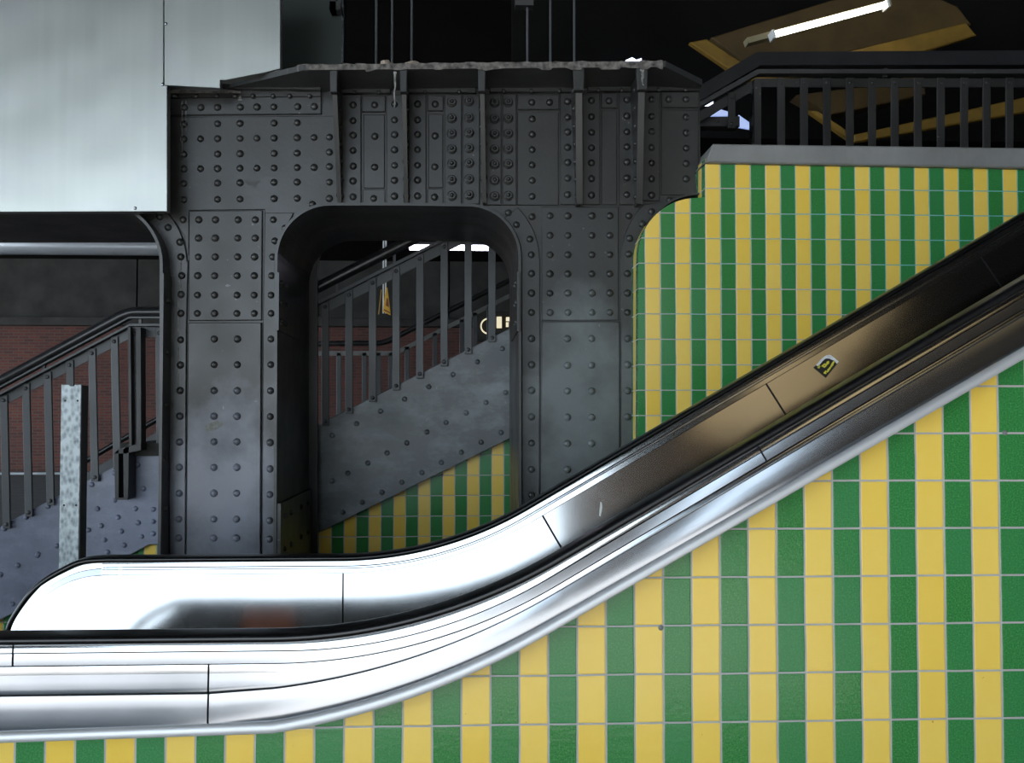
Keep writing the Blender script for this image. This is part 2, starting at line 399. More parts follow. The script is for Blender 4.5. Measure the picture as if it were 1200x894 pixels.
# middle tiled wall under the stair flights
MW = 5.40
TM = tiles('green_yellow_tiles_middle', -0.755*MW/5.36, 0.0637*MW/5.36, 1.39+(1.0786-1.39)*MW/5.36, 0.1055*MW/5.36, False)
z2 = U(500, 500, MW)[1]
struct('wall_middle', MB().prism(UU([(-120, 800), (-120, 770), (0, 715), (160, 636), (240, 620), (330, 630), (376, 600), (640, 470), (640, 800)], MW), MW, MW+0.1), TM, 'striped tile wall below the riveted stair flights', 'tiled wall')
# distant brick wall with its concrete band
FB = 26.0
zb = U(300, 383, FB)[1]
struct('wall_far', MB().box(-32, 14, FB, FB+0.5, 0, zb), 'brick', 'red brick wall far behind the frame', 'brick wall')
struct('trim_2', MB().box(-32, 14, FB-0.35, FB+0.4, zb, U(300, 372.5, FB-0.35)[1]), 'concrete', 'dark ledge between brick and concrete', 'ledge')
m = MB(); z0 = U(300, 372.5, FB)[1]; m.box(-32, 14, FB+0.4, FB+0.5, z0, 5.3)
for i in range(12): m.box(-31.6+i*3.9, -31.6+i*3.9+3.86, FB-0.05, FB+0.4, z0, 5.3)
struct('wall_far_upper', m, 'concrete', 'dark concrete band above the red brick', 'concrete wall')
struct('wall_right', MB().box(9.5, 9.9, 4.4, 30, 0, 5.3), 'soffit')  # unseen wall added to shut out sky light from the right
struct('trim_3', MB().box(-30, 6, FB-1.4, FB-1.3, 0, 0.05), 'pave', 'pale kerb at the foot of the brick wall', 'kerb')

# ================================================================== STEEL PORTAL FRAME
FR = 4.37
frame = thing('portal_frame', 'riveted dark grey steel portal frame with rounded openings behind the escalator', 'steel frame', (U(270, 600, FR)[0], FR, 0))
def Pf(pts, Y=FR): return UU(pts, Y)
zg = 0.0
def down(px): return (px, 1000)
# boundary curves of the openings, photo survey
arcL = arc(128, 314, 72, 90, 0)        # left opening: from top to right side  (128,242)->(200,314)
arc1l = arc(389, 305, 65, 180, 90)     # centre opening left top
arc1r = arc(548, 303, 62, 90, 0)       # centre opening right top
arcR = arc(816, 300, 68, 180, 96)      # over the right tile wall
web_rv = [(623.6, 254), (737, 253)]
outline = [(-260, 104), (820, 104), (821, 231)] + arcR[::-1] + [(747, 880), (611, 880)] + arc1r[::-1] + arc1l[::-1] + [(322, 880), (199, 880)] + arcL[::-1] + [(-180, 242), (-180, 880), (-260, 880)]
RV = 0.0158
def rivets(mb, pts, y, r=RV):
    for px, py in pts:
        x, z = U(px, py, y)
        mb.dome(x, y, z, r*(0.95+0.1*random.random()))
mb = MB().prism(Pf(outline), FR, FR+0.012); rivets(mb, web_rv, FR); mb.build('web_plate', 'iron', frame)
K = FR-0.013   # face of the first plate layer
# --- left part: raised plates
# upper left web panel, its rivets
mb = MB(); mb.plate(Pf([(199, 137.5), (394, 136), (399, 241), (386, 241.5), (372, 243), (355, 248), (340, 257), (331, 268), (310.3, 268), (310.3, 246), (222, 247), (221, 300), (216, 276), (207, 262), (199, 253)]), FR-0.006, FR+0.004)
rv = []
c0, c1, c2, c3, c4, c5, c6, c7 = 215.4, 235, 255, 281.3, 301, 321.2, 348.3, 368
for y, cols in ((145.5, (c0, c2, c3, c5, c6)), (163, (c0, c1, c2, c3, c4, c5, c6, c7)), (181, (c0, c2, c3, c5, c6)), (198, (c0, c1, c2, c3, c4, c5, c6, c7)), (215, (c0, c2, c3, c5, c6)), (234, (c0, c2, c3, c5, c6))):
    rv += [(c, y-(c-215)*0.012) for c in cols]
for y in (160.7, 178.4, 195.3, 213.4, 232.5): rv.append((386, y))
rv += [(366, 239.5), (214.6, 257.5), (333.7, 267)]
rivets(mb, rv, FR-0.006); mb.build('upper_web_panel', 'iron', frame)
mb = MB(); mb.plate(Pf([(199, 116), (377, 113.5), (377, 134.5), (199, 136)]), K, FR+0.002)
rivets(mb, [(216, 126)]+[(x, 126-(x-235)*0.008) for x in (235.4, 254.9, 281.7, 301.2, 320.9, 348.7, 368.2)], K); mb.build('top_strip', 'iron', frame)
# angle iron along the top
mb = MB(); mb.box(U(190, 0, FR)[0], U(378, 0, FR)[0], FR-0.055, FR, U(300, 108.5, FR)[1], U(300, 104, FR)[1])
mb.plate(Pf([(199, 108), (377, 107), (377, 115), (199, 116)]), FR-0.02, FR)
rivets(mb, [(x, 112.5) for x in (206, 230, 254.5, 275.6, 296.4, 320, 339.5, 363)], FR-0.02, 0.011); mb.build('top_angle', 'iron', frame)
# splice plate and cover plate of the left column
mb = MB(); mb.plate(Pf([(222.5, 248), (308, 247), (307.2, 375.5), (222, 376)]), K, FR)
R_ = [(x, y) for y, xs in ((257.5, (233, 252.5, 279, 299.2)), (279, (232.6, 252.2, 278.6, 299)), (301, (232.3, 252.1, 278.4, 298.3)), (323, (231.8, 251.5, 277.9, 298)), (345.8, (231.4, 251.4, 277.7, 297.8)), (367.2, (231.3, 251.3, 277.6, 297.9))) for x in xs]
rivets(mb, R_, K); mb.build('splice_plate', 'iron', frame)
mb = MB(); mb.plate(Pf([(222, 378.5), (307.2, 378.2), (305, 880), (218, 880)]), K-0.008, FR)
rivets(mb, [(x, y) for y in (397.3, 427.3, 457.7, 487.7, 517.6, 547.6, 577.9, 608.3, 630.4, 662, 692) for x in (251.1-(y-397)*0.003, 278.3-(y-397)*0.006)], K-0.008); mb.build('cover_plate', 'iron_left', frame)
# angle strips either side of the left column
mb = MB(); mb.plate(Pf(arc(128, 314, 71, 48, 0)+[(199.5, 880), (216.5, 880), (219.5, 378), (221, 305)]+arc(128, 310, 92, 2, 46)), K, FR)
rivets(mb, [(187.4, 254), (197, 266.5), (211, 283.7), (212, 301), (213, 323), (212.3, 345)]+[(212-(y-367)*0.01, y) for y in (367.2, 398.2, 427.7, 457.6, 487.7, 518, 547.5, 578, 608.3, 630.4, 662)], K); mb.build('angle_strip', 'iron_left', frame)
mb = MB(); mb.plate(Pf([(311, 250), (345, 250)]+arc(389, 305, 66, 140, 180)+[(322.5, 880), (307, 880), (308.8, 376)]), K, FR)
rivets(mb, [(320.3, 257.5), (322, 282.3), (319.4, 301), (318.3, 323), (317.6, 345.8)]+[(317.8-(y-367)*0.008, y) for y in (367.2, 397.3, 427.2, 457.8, 488.2, 518.5, 549.4, 579.4, 609.9, 631.7, 662)], K); mb.build('angle_strip', 'iron_left', frame)
# --- right column
mb = MB(); mb.plate(Pf([(634.5, 243), (724.5, 243), (724.5, 375.5), (634.5, 376)]), K, FR)
rivets(mb, [(x, y) for y in (252.9, 275.8, 298.5, 320.9, 343.4, 366.1) for x in (644.5, 665.5, 693.7, 714.7)], K); mb.build('splice_plate', 'iron_teal', frame)
mb = MB(); mb.plate(Pf([(634.5, 378), (725, 377.5), (725.5, 880), (633, 880)]), K-0.008, FR)
rivets(mb, [(x, y) for y in (396.7, 428, 458.2, 489, 519.7, 550.3, 581) for x in (664.9, 693.3)], K-0.008); mb.build('cover_plate', 'iron_teal', frame)
mb = MB(); mb.plate(Pf(arc(548, 303, 63, 48, 0)+[(611.5, 880), (631.5, 880), (632.5, 306)]+arc(548, 304, 84, 2, 46)), K, FR)
rivets(mb, [(595.7, 249.3), (605.2, 263.3), (621, 280.3), (622.6, 298.5)]+[(622.9, y) for y in (320.5, 343.4, 366.1, 396.7, 427.3, 457.5, 488.4, 519.3, 549.9, 580)], K)
mb.build('angle_strip', 'iron_teal', frame)
mb = MB(); mb.plate(Pf(arc(816, 300, 69, 100, 180)+[(747.5, 880), (727, 880), (727, 305)]+arc(820, 305, 93, 176, 136)), K, FR)
rivets(mb, [(784.7, 234.6), (763.6, 248), (752.8, 262.5), (738, 279.2), (736.7, 297.6)]+[(735.4, y) for y in (320.5, 343.4, 366.1, 396.7, 427.3, 457.8, 488.4)], K); mb.build('angle_strip', 'iron_teal', frame)
# --- girder bays: (left strip, centre, right strips)
def strip(name, x0, x1, y0, y1, riv=(), bolts=(), k=K, mat='iron'):
    mb = MB(); mb.plate(Pf([(x0, y0), (x1, y0), (x1, y1), (x0, y1)]), k, FR)
    rivets(mb, riv, k)
    for px, py in bolts:
        x, z = U(px, py, k); mb.hexbolt(x, k, z, 0.0172, 0.019)
    return mb.build(name, mat, frame)
Y7 = (123, 141.4, 158.6, 176.3, 194.6, 212, 230.6)
strip('stiffener_angle', 401, 423.5, 112, 240.5, [(413.8, y) for y in Y7])
strip('web_strip', 424.8, 451.8, 113, 132, [(439, 123)]); strip('packing_plate', 426, 451, 134.5, 221, [(439.3, 159.8), (439, 195.8)], k=FR-0.007); strip('web_strip', 425, 451.5, 222, 240.5, [(437.8, 232.5)], k=FR-0.004)
strip('stiffener_angle', 453, 474, 112, 240.5, [(462.3, y-0.8) for y in Y7])
strip('stiffener_angle', 479, 499.5, 112, 240, [(489.4, y-1) for y in Y7])
strip('web_strip', 501, 519.6, 112.5, 131, [(510, 122)]); strip('packing_plate', 502, 519.3, 134, 220.5, [(509.8, 159.2), (509.6, 195.5)], k=FR-0.007); strip('web_strip', 501, 519.5, 221.5, 240, [(509.3, 231)], k=FR-0.004)
YB = (119.9, 138.9, 156.7, 174.7, 192.3, 211, 229.6)
strip('bolted_strip', 521, 541, 112, 240, [], [(529.5, y) for y in YB]); strip('bolted_strip', 542.3, 562, 111.5, 240, [], [(549.8, y-1) for y in YB])
strip('bolted_strip', 566, 587.3, 111, 241, [], [(579.7, y+0.5) for y in YB]); strip('bolted_strip', 588.6, 605, 111, 241, [], [(595.6, y) for y in YB])
strip('web_strip', 606.2, 654.8, 111.5, 129.4, [(623.1, 119.9), (643.9, 119.9)]); strip('web_strip', 606.2, 654.5, 131, 241, [(623.6, y) for y in (139.5, 157.5, 175.4, 193.4, 211.4, 230.2)], k=FR-0.006)
strip('stiffener_angle', 656, 676, 110, 240.5, [(665.2, y) for y in (118.8, 137.5, 154.6, 172.7, 190.3, 208.9, 228.1)])
strip('stiffener_angle', 682, 702.7, 110, 240.5, [(693.2, y) for y in (117.8, 136.8, 155, 173, 190.9, 209.3, 228.6)])
strip('web_strip', 704.2, 723, 110, 127.5, [(713.6, 118.2)]); strip('web_strip', 704.5, 723, 129.5, 240.5, k=FR-0.006)
strip('stiffener_angle', 724.8, 745, 109, 240.5, [(734.6, y) for y in (116.8, 136, 154.4, 172.2, 190, 208.5, 228.1)])
strip('stiffener_angle', 752, 772.5, 109, 236, [(763.6, y) for y in (116.5, 136.3, 154, 172.9, 191, 209.5, 228.6)])
strip('web_strip', 774.5, 818.5, 108.5, 127, [(783.7, 116.5), (803.8, 116.5)]); strip('web_strip', 774.5, 818.5, 129, 229, [(804, y) for y in (137.3, 155.8, 173.6, 191.7, 209.5)], k=FR-0.006)
# top angles of the bays
for a, b in ((401, 458), (478, 558), (574, 672), (688, 742), (756, 819)):
    y = 104-(a-400)*0.008
    mb = MB(); mb.plate(Pf([(a, y), (b, y), (b, y+7), (a, y+7)]), FR-0.022, FR)
    x0, x1 = U(a, 100, FR)[0], U(b, 100, FR)[0]
    mb.box(x0, x1, FR-0.06, FR-0.001, U(a, y+0.4, FR)[1], U(a, y-1.6, FR)[1])
    n = max(2, int((b-a)/28)); rivets(mb, [(a+(b-a)*(i+0.5)/n, y+4) for i in range(n)], FR-0.022, 0.01)
    mb.build('top_angle', 'iron', frame)
# top flange: bent plate carried forward by the stiffeners
TF = 4.10
st_ = [(262, 97.5, 104.5, 4.335), (355, 76, 82.5, TF), (430, 75.5, 81.2, TF), (600, 73.5, 80, TF), (780, 71.5, 78.5, TF), (823, 93, 100, 4.30)]
mb = MB(); tp = []; bt = []
rows = []
for px, a_, b_, Yf in st_:
    x, zt_ = U(px, a_, Yf); x2, zl_ = U(px, b_, Yf); x3 = x if Yf == TF else U(px, a_, Yf)[0]
    rows.append([(x, Yf, zt_), (x, Yf, zl_), (x, FR+0.5, zl_), (x, FR+0.5, zt_)])
mb.loft(rows, False, True); mb.add(rows[0], [(0, 1, 2, 3)]); mb.add(rows[-1], [(3, 2, 1, 0)])
mb_f = mb; mb_f.build('top_flange', 'iron', frame); mb = MB()
ru, rl_ = [], []; px = 268.0
while px < 778:      # flaking rust scale along the edge: a thin jagged strip
    Yf = TF if px >= 355 else 4.335+(TF-4.335)*(px-262)/93
    t = (px-262)/93 if px < 355 else 1
    yt_ = 97.5+(76-97.5)*t if px < 355 else 76-(px-355)*0.0106
    yl_ = 104.5+(82.5-104.5)*t if px < 355 else 82.2-(px-355)*0.0088
    dd = random.choice((0, 0, 0, 1, 2.5)) if px > 350 else 0
    for p_ in (px, px+2+random.random()*9):
        if p_ < 355 and px < 355 or px >= 355:
            x, z = U(p_, yt_-random.choice((0, 0, 0.6, 1.2)), Yf); ru.append((x, Yf-0.002, z)); x, z = U(p_, yl_+dd, Yf); rl_.append((x, Yf-0.002, z))
    px = px+11.5
mb.loft([ru, rl_, [(x, y+0.003, z) for x, y, z in rl_], [(x, y+0.003, z) for x, y, z in ru], ru], False)
o = mb.build('rust_scale', 'iron_top', frame); o['label'] = 'pale rusty scale flaking along the top edge'
# stiffener fins, deep at the top and shallow at the foot
def fin(px_root, py0, py1, ytop, ybot, th, px_top=None):
    xr, z1 = U(px_root, py1, ybot); _, z0 = U(px_root, py0, ytop); t = th/2
    xt = U(px_top, py0, ytop)[0] if px_top else xr
    mb = MB()
    for dx, y_in in ((0, 0.0),):
        vs = [(xt-t, ytop, z0), (xt+t, ytop, z0), (xt+t, FR, z0), (xt-t, FR, z0), (xr-t, ybot, z1), (xr+t, ybot, z1), (xr+t, FR, z1), (xr-t, FR, z1)]
        mb.add(vs, [(0, 1, 2, 3), (4, 7, 6, 5), (0, 4, 5, 1), (1, 5, 6, 2), (2, 6, 7, 3), (3, 7, 4, 0)])
    # bent flange lip along the front edge, and gusset head
    w = th*0.75
    vs = [(xt-w, ytop-0.006, z0), (xt+w, ytop-0.006, z0), (xt+w, ytop+0.004, z0), (xt-w, ytop+0.004, z0), (xr-w, ybot-0.006, z1), (xr+w, ybot-0.006, z1), (xr+w, ybot+0.004, z1), (xr-w, ybot+0.004, z1)]
    mb.add(vs, [(0, 1, 2, 3), (4, 7, 6, 5), (0, 4, 5, 1), (1, 5, 6, 2), (2, 6, 7, 3), (3, 7, 4, 0)])
    zc = U(px_root, py0+27, ytop)[1]
    mb.plate([(xt-th*1.3, z0), (xt+th*1.3, z0), (xt+th*1.1, zc), (xt-th*1.1, zc)], ytop-0.012, ytop+0.02)
    for i in range(7):
        k = (i+0.7)/7.2; y = ytop+(ybot-ytop)*k; y = (y+FR)/2; z = z0+(z1-z0)*k; x = xt+(xr-xt)*k
        for sx in (-1, 1): mb.sidedome(x+sx*t, y, z, 0.012, sx)
    mb.build('stiffener_fin', 'iron', frame)
fin(398, 82, 238, 4.12, 4.33, 0.012); fin(476, 82, 238, 4.12, 4.33, 0.012); fin(567.5, 81, 238, 4.12, 4.33, 0.012, 564.5)
fin(679, 80, 239, 4.12, 4.30, 0.018, 678); fin(749, 79, 239, 4.12, 4.30, 0.018, 752)
# curved flange plates lining the openings
def lining(name, path, y0, y1, th, inward, mat='iron', riv=None, ys0=None):
    """path: survey points on the web plane; inward: +1/-1 side of the thickness"""
    P = [Vector(U(a, b, FR)) for a, b in path]; n = len(P); Q = []
    for i in range(n):
        d = (P[min(i+1, n-1)]-P[max(i-1, 0)]).normalized(); Q.append(P[i]+Vector((-d.y, d.x))*th*inward)
    mb = MB()
    mb.loft([[(p.x, y0, p.y) for p in P], [(q.x, y0, q.y) for q in Q], [(q.x, y1, q.y) for q in Q], [(p.x, y1, p.y) for p in P], [(p.x, y0, p.y) for p in P]], False)
    return mb.build(name, mat, frame)
lining('opening_flange', [(322, 880)]+arc1l+[(470, 240)]+arc1r+[(611, 880)], 4.325, 5.2, 0.012, -1)
lining('opening_flange', [(-180, 242)]+arcL+[(199, 880)], 4.255, 5.2, 0.012, -1)
lining('opening_flange', [(747, 880)]+arcR+[(821, 231.5)], 4.30, FR+0.05, 0.008, 1)
# liner plates bolted inside the flanges, with nuts
def liner(px, y0, y1, ya, yb, nuts, side):
    x, za = U(px, y0, ya); zb_ = U(px, y1, ya)[1]; mb = MB(); mb.box(x-0.006, x+0.006, ya, yb, zb_, za)
    for i in range(nuts):
        z = zb_+(za-zb_)*(i+0.5)/nuts
        for k in (0.05, 0.16): mb.sidedome(x+side*0.006, ya+k, z, 0.014, side)
    mb.build('liner_plate', 'iron', frame)
liner(325.3, 319, 387, 4.315, 4.9, 3, 1); liner(607.5, 318, 388, 4.30, 4.9, 3, -1); liner(190.2, 320, 880, 4.245, 4.6, 9, 1)
# gusset shoe inside the left jamb
x = U(325, 600, 4.33)[0]; zt = U(325, 590, 4.33)[1]
mb = MB(); mb.add([(x, 4.33, 0), (x+0.014, 4.33, 0), (x, 4.33, zt), (x+0.014, 4.33, zt), (x, 5.18, 0), (x+0.014, 5.18, 0), (x, 5.18, zt+0.0), (x+0.014, 5.18, zt)], [(0, 1, 3, 2), (4, 6, 7, 5), (0, 4, 5, 1), (2, 3, 7, 6), (0, 2, 6, 4), (1, 5, 7, 3)])
for y in (4.42, 4.58, 4.85, 5.05):
    for dz in (0.06, 0.2, 0.33): mb.sidedome(x+0.014, y, zt-dz, 0.014, 1)
mb.build('jamb_gusset', 'iron', frame)
def streak(px, y0, y1, w, Y, name='pale_drip', mat='drip'):
    L_, R2 = [], []; n = 9
    for i in range(n+1):
        y = y0+(y1-y0)*i/n; k = w*(0.35+0.65*random.random())*(1-0.75*i/n)/2; c = px+(random.random()-0.5)*w*0.3
        L_.append((c-k, y)); R2.append((c+k, y))
    return MB().prism(UU(L_+R2[::-1], Y), Y-0.0012, Y).build(name, mat, frame)
streak(462.5, 84, 126, 5, 4.105); streak(753, 80, 100, 6, 4.105)
for a in ((213.5, 118, 178, 2.5), (218, 118, 160, 2)): streak(*a, K)
for a in ((211.5, 296, 352, 4), (209, 352, 460, 2.2)): streak(*a, K-0.0005)
streak(281.5, 118, 112, 6, FR-0.021)
MB().prism(UU([(200, 103.5), (262, 104.2), (283, 107), (282, 109), (200, 109)], FR-0.058), FR-0.0585, FR-0.056).build('rust_scale', 'iron_top', frame)
MB().prism(UU([(287, 211), (291, 210), (295, 213), (299, 211.5), (304, 210.5), (305, 213.5), (301, 217), (299, 221), (296, 218), (292, 217), (288, 215)], FR-0.006), FR-0.0068, FR-0.006).build('dark_smudge', 'bracket', frame)
MB().prism(UU([(239, 500), (247, 494), (257, 493), (262, 497), (256, 502), (246, 506), (241, 504)], K-0.008), K-0.0086, K-0.008).build('pale_scuff', 'drip', frame)
# rear portal plate
RY = 5.2
outl = [(-200, 112), (800, 112), (800, 880), (598, 880), (598, 298)]+arc(568, 298, 30, 0, 90)+[(420, 268)]+arc(420, 316, 48, 90, 180)+[(372, 880), (235, 880), (235, 320)]+arc(185, 320, 50, 0, 90)+[(-120, 270), (-120, 880), (-200, 880)]
mb = MB().prism(UU(outl, RY), RY, RY+0.03)
for px in range(390, 600, 20): x, z = U(px, 258, RY-0.002); mb.dome(x, RY, z, 0.013)
mb.build('rear_web_plate', 'iron', frame)

# ================================================================== ESCALATOR
esc = thing('escalator', 'stainless steel escalator with black handrails rising to the right', 'escalator', (0, 2.8, 0))
# handrails: centre path (flat, curve, 30 degree incline) plus the rounded newel end on the left
HR = (0.9262, -0.0785, 0.325, 30.08)
newel = [(-1.1637, 0.9345), (-1.2314, 0.9274), (-1.2840, 0.9045), (-1.3445, 0.8686), (-1.3930, 0.8235), (-1.4345, 0.7630), (-1.4528, 0.7250), (-1.4551, 0.70)]
def handrail_path(kz):
    zf = HR[0]; P = []
    nw = [(x, z-0.9345+zf) for x, z in newel]
    # lower return of the loop
    P += [(-1.0, 0.30), (-1.15, 0.305), (-1.27, 0.335), (-1.36, 0.40), (-1.425, 0.49), (-1.452, 0.60)] + nw[::-1]
    P += [edge_pt(HR, u) for u in useq(-0.6, 4.2)]
    return P
def catmull(P, n=5):
    out = []
    for i in range(len(P)-1):
        p0, p1, p2, p3 = (Vector(P[max(0, min(len(P)-1, i+k))]) for k in (-1, 0, 1, 2))
        m = n if i < 14 else 1
        for j in range(m):
            t = j/m; out.append(0.5*((2*p1)+(p2-p0)*t+(2*p0-5*p1+4*p2-p3)*t*t+(3*p1-p0-3*p2+p3)*t**3))
    out.append(Vector(P[-1])); return out
def sweep(path, prof, yc):
    """prof: list of (dy, dn) closed"""
    n = len(path); rows = []
    for i in range(n):
        d = (path[min(i+1, n-1)]-path[max(i-1, 0)]).normalized(); nn = Vector((-d.y, d.x))
        rows.append([(path[i].x+nn.x*b, yc+a, path[i].y+nn.y*b) for a, b in prof])
    mb = MB(); mb.loft(rows, True, True)
    k = len(prof); mb.add(rows[0], [tuple(range(k))]); mb.add(rows[-1], [tuple(range(k-1, -1, -1))]); return mb
prof = []
W, H = 0.040, 0.0105
for i in range(20):
    a = 2*PI*i/20; c, s_ = math.cos(a), math.sin(a)
    prof.append((W*math.copysign(abs(c)**0.55, c), H*math.copysign(abs(s_)**0.6, s_)))
NY, FY = 2.2, 3.39
hp = catmull(handrail_path(0))
h = sweep(hp, prof, NY).build('handrail', 'rubber', esc); h['label'] = 'near black rubber handrail'
h = sweep(hp, prof, FY).build('handrail', 'rubber', esc); h['label'] = 'far black rubber handrail with rounded end'
REF = (0.8743, -0.0776, 0.3187, 30.08)
def zx(e, x): return edge_pt(e, u_of_x(e, x))[1]
def cross(e, u, REF=REF):
    """point of edge e on the square cross-section through the reference line at u"""
    p = edge_pt(REF, u); q = edge_pt(REF, u+1e-4); t = Vector((q[0]-p[0], q[1]-p[1])).normalized()
    lo, hi = p[0]-0.5, p[0]+0.5
    f = lambda x: (x-p[0])*t.x+(zx(e, x)-p[1])*t.y
    for _ in range(40):
        m_ = (lo+hi)/2
        if f(m_) > 0: hi = m_
        else: lo = m_
    return (m_, zx(e, m_))
def ribbon(edges, ua, ub, name, mat, smooth=True):
    """surface lofted between profile edges [(Y, params), ...]"""
    us = useq(ua, ub); rows = [[(x, Y, z) for x, z in (cross(e, u) for u in us)] for Y, e in edges]
    mb = MB(); mb.loft(rows, smooth); return mb.build(name, mat, esc, fix=False)
def back(rows_edges, th=0.02): return rows_edges
UA, UB = -0.85, 4.0
e_bot = (0.9178, -0.0783, 0.3113, 30.12); e1 = (0.9004, -0.0751, 0.2905, 30.13); e2 = (0.8743, -0.0776, 0.3187, 30.08)
e4 = (0.8156, -0.1563, 0.4034, 30.10); e5 = (0.7366, -0.2139, 0.4459, 29.40); e6 = E6
def lerp(a, b, t): return tuple(x+(y-x)*t for x, y in zip(a, b))
def shift(e, d): return (e[0]-d, e[1]+d*0.268, e[2]+d*0.268, e[3])
# near side, outer cladding: deck strips, bead, panels, lower flange
def near_ribbon(edges, name, mat, cuts, gap=0.002):
    """split along the length at the joints"""
    first = True
    us = [UA]+[u_of_x(REF, x) for x in cuts]+[UB]
    obs = []
    for i in range(len(us)-1):
        obs.append(ribbon(edges, us[i]+(gap if i else 0), us[i+1]-(gap if i < len(us)-2 else 0), name, mat))
    return obs
xj = lambda px, py, Y: U(px, py, Y)[0]
J1 = [xj(14, 770, 2.165), xj(899, 530, 2.165)]
J2 = [xj(242, 800, 2.15)]
near_ribbon([(2.176, shift(e_bot, -0.006)), (2.1700, shift(e_bot, 0.001)), (2.1682, shift(e1, -0.0014))], 'deck_strip', 'steel_trim', J1)
near_ribbon([(2.1695, shift(e1, 0.0012)), (2.1688, lerp(e1, e2, 0.5)), (2.1684, shift(e2, -0.001))], 'deck_strip', 'steel', J1)
bead = [(2.1668, lerp(e2, e4, 0.012)), (2.1664, lerp(e2, e4, 0.03)), (2.1661, lerp(e2, e4, 0.1)), (2.1658, lerp(e2, e4, 0.2)), (2.1656, lerp(e2, e4, 0.30))]
near_ribbon(bead, 'cladding_bead', 'steel_trim', J2)
near_ribbon([(2.1653, lerp(e2, e4, 0.305)), (2.1646, lerp(e2, e4, 0.55)), (2.1638, lerp(e2, e4, 0.8)), (2.1636, lerp(e2, e4, 0.93)), (2.1640, e4), (2.1660, lerp(e4, e5, 0.03))], 'cladding_band', 'steel', J2)
cp = [(2.1660, lerp(e4, e5, 0.035))]
for k, Yk in enumerate((2.1654, 2.1649, 2.1644, 2.1640, 2.1637, 2.1634, 2.1632, 2.1631, 2.1632), 1): cp.append((Yk, lerp(lerp(e4, e5, 0.035), e5, k/10)))
cp.append((2.1640, shift(e5, -0.0008)))
near_ribbon(cp, 'cladding_panel', 'steel', J2)
near_ribbon([(2.164, shift(e5, -0.0002)), (2.1595, shift(e5, 0.0006)), (2.1575, lerp(e5, e6, 0.5)), (2.1550, shift(e6, -0.001)), (2.156, e6), (2.246, shift(e6, -0.004))], 'lower_flange', 'flange', [])
# body behind the cladding (closes the balustrade), joints show dark
us = useq(UA, UB)
def body(e_top, e_low, y0, y1, name, mat):
    mb = MB(); a = [edge_pt(e_top, u) for u in us]; b = [edge_pt(e_low, u) for u in us]
    mb.loft([[(x, y0, z) for x, z in a], [(x, y0, z) for x, z in b], [(x, y1, z) for x, z in b], [(x, y1, z) for x, z in a], [(x, y0, z) for x, z in a]], False)
    return mb.build(name, mat, esc)
us = useq(-0.80, 4.0); body(shift(e_bot, -0.002), shift(e6, -0.02), 2.180, 2.222, 'balustrade_core', 'black')
# near balustrade, inner face (towards the steps) and far balustrade
pan = (0.8797, -0.0620, 0.3524, 30.15); eA = (0.9028, -0.0738, 0.3107, 30.06); eB = (0.8957, -0.0734, 0.3165, 30.01); fbot = (0.9248, -0.0767, 0.3371, 30.02)
LOW = 0.62; TILT = 0.148
us2 = useq(-0.75, 4.0)
mb = MB(); a = [edge_pt(shift(pan, -0.03), u) for u in us2]; b = [edge_pt(shift(pan, LOW), u) for u in us2]
mb.loft([[(x, 2.235, z) for x, z in a], [(x, 2.235+TILT*LOW, z) for x, z in b]]); o = mb.build('inner_panel', 'steel_panel', esc)
o['label'] = 'near inner side panel facing the steps'
# far: panel pieces with joints
def far_panel(ua, ub):
    u_ = useq(ua, ub); mb = MB(); rows = []
    for k in range(5):
        d = LOW*k/4; e = shift(pan, d); rows.append([(edge_pt(e, u)[0], 3.350-TILT*d, edge_pt(e, u)[1]) for u in u_])
    mb.loft(rows); return mb.build('inner_panel', 'steel_panel', esc, fix=False)
ujs = [u_of_x(pan, U(402, 673, 3.35)[0]), u_of_x(pan, U(636, 605, 3.35)[0]), u_of_x(pan, U(898, 450, 3.35)[0]), u_of_x(pan, U(1150, 302, 3.35)[0])]
g = 0.0032
UL = u_of_x(pan, -1.10)
ends = [UL]+ujs+[4.0]
for i in range(5):
    far_panel(ends[i]+(0 if i == 0 else (g if ends[i] < 0 or ends[i] > 1 else g*1.2)), ends[i+1]-(g if i < 4 else 0))
# rounded end of the far panel
l2 = [(-1.10, 0.8797), (-1.1628, 0.8765), (-1.2205, 0.8701), (-1.2865, 0.8475), (-1.3517, 0.8046), (-1.4001, 0.7516), (-1.4290, 0.7051), (-1.438, 0.66), (-1.425, 0.52), (-1.36, 0.40), (-1.25, 0.34), (-1.10, 0.32)]
yt = lambda z, y0=3.35, zt=0.8797: y0-TILT*(zt-z)
l2 = [l2[0]]+[(x*yt(z)/3.36, ZC+(z-ZC)*yt(z)/3.36) for x, z in l2[1:-1]]+[l2[-1]]; l2c = catmull(l2, 5)
mb = MB(); mb.add([(p.x, yt(p.y), p.y) for p in l2c], [tuple(range(len(l2c)))]); o = mb.build('inner_panel', 'steel_panel', esc); o['label'] = 'rounded left end of the far inner panel'
# dark backing of the far balustrade
us2 = useq(UL, 4.0)
mb = MB(); a = [edge_pt(shift(pan, -0.03), u) for u in us2]; b = [edge_pt(shift(pan, LOW), u) for u in us2]
mb.loft([[(x, 3.362, z) for x, z in a], [(x, 3.362-TILT*LOW, z) for x, z in b], [(x, 3.43, z) for x, z in b], [(x, 3.43, z) for x, z in a], [(x, 3.362, z) for x, z in a]], False); mb.build('balustrade_core', 'black', esc)
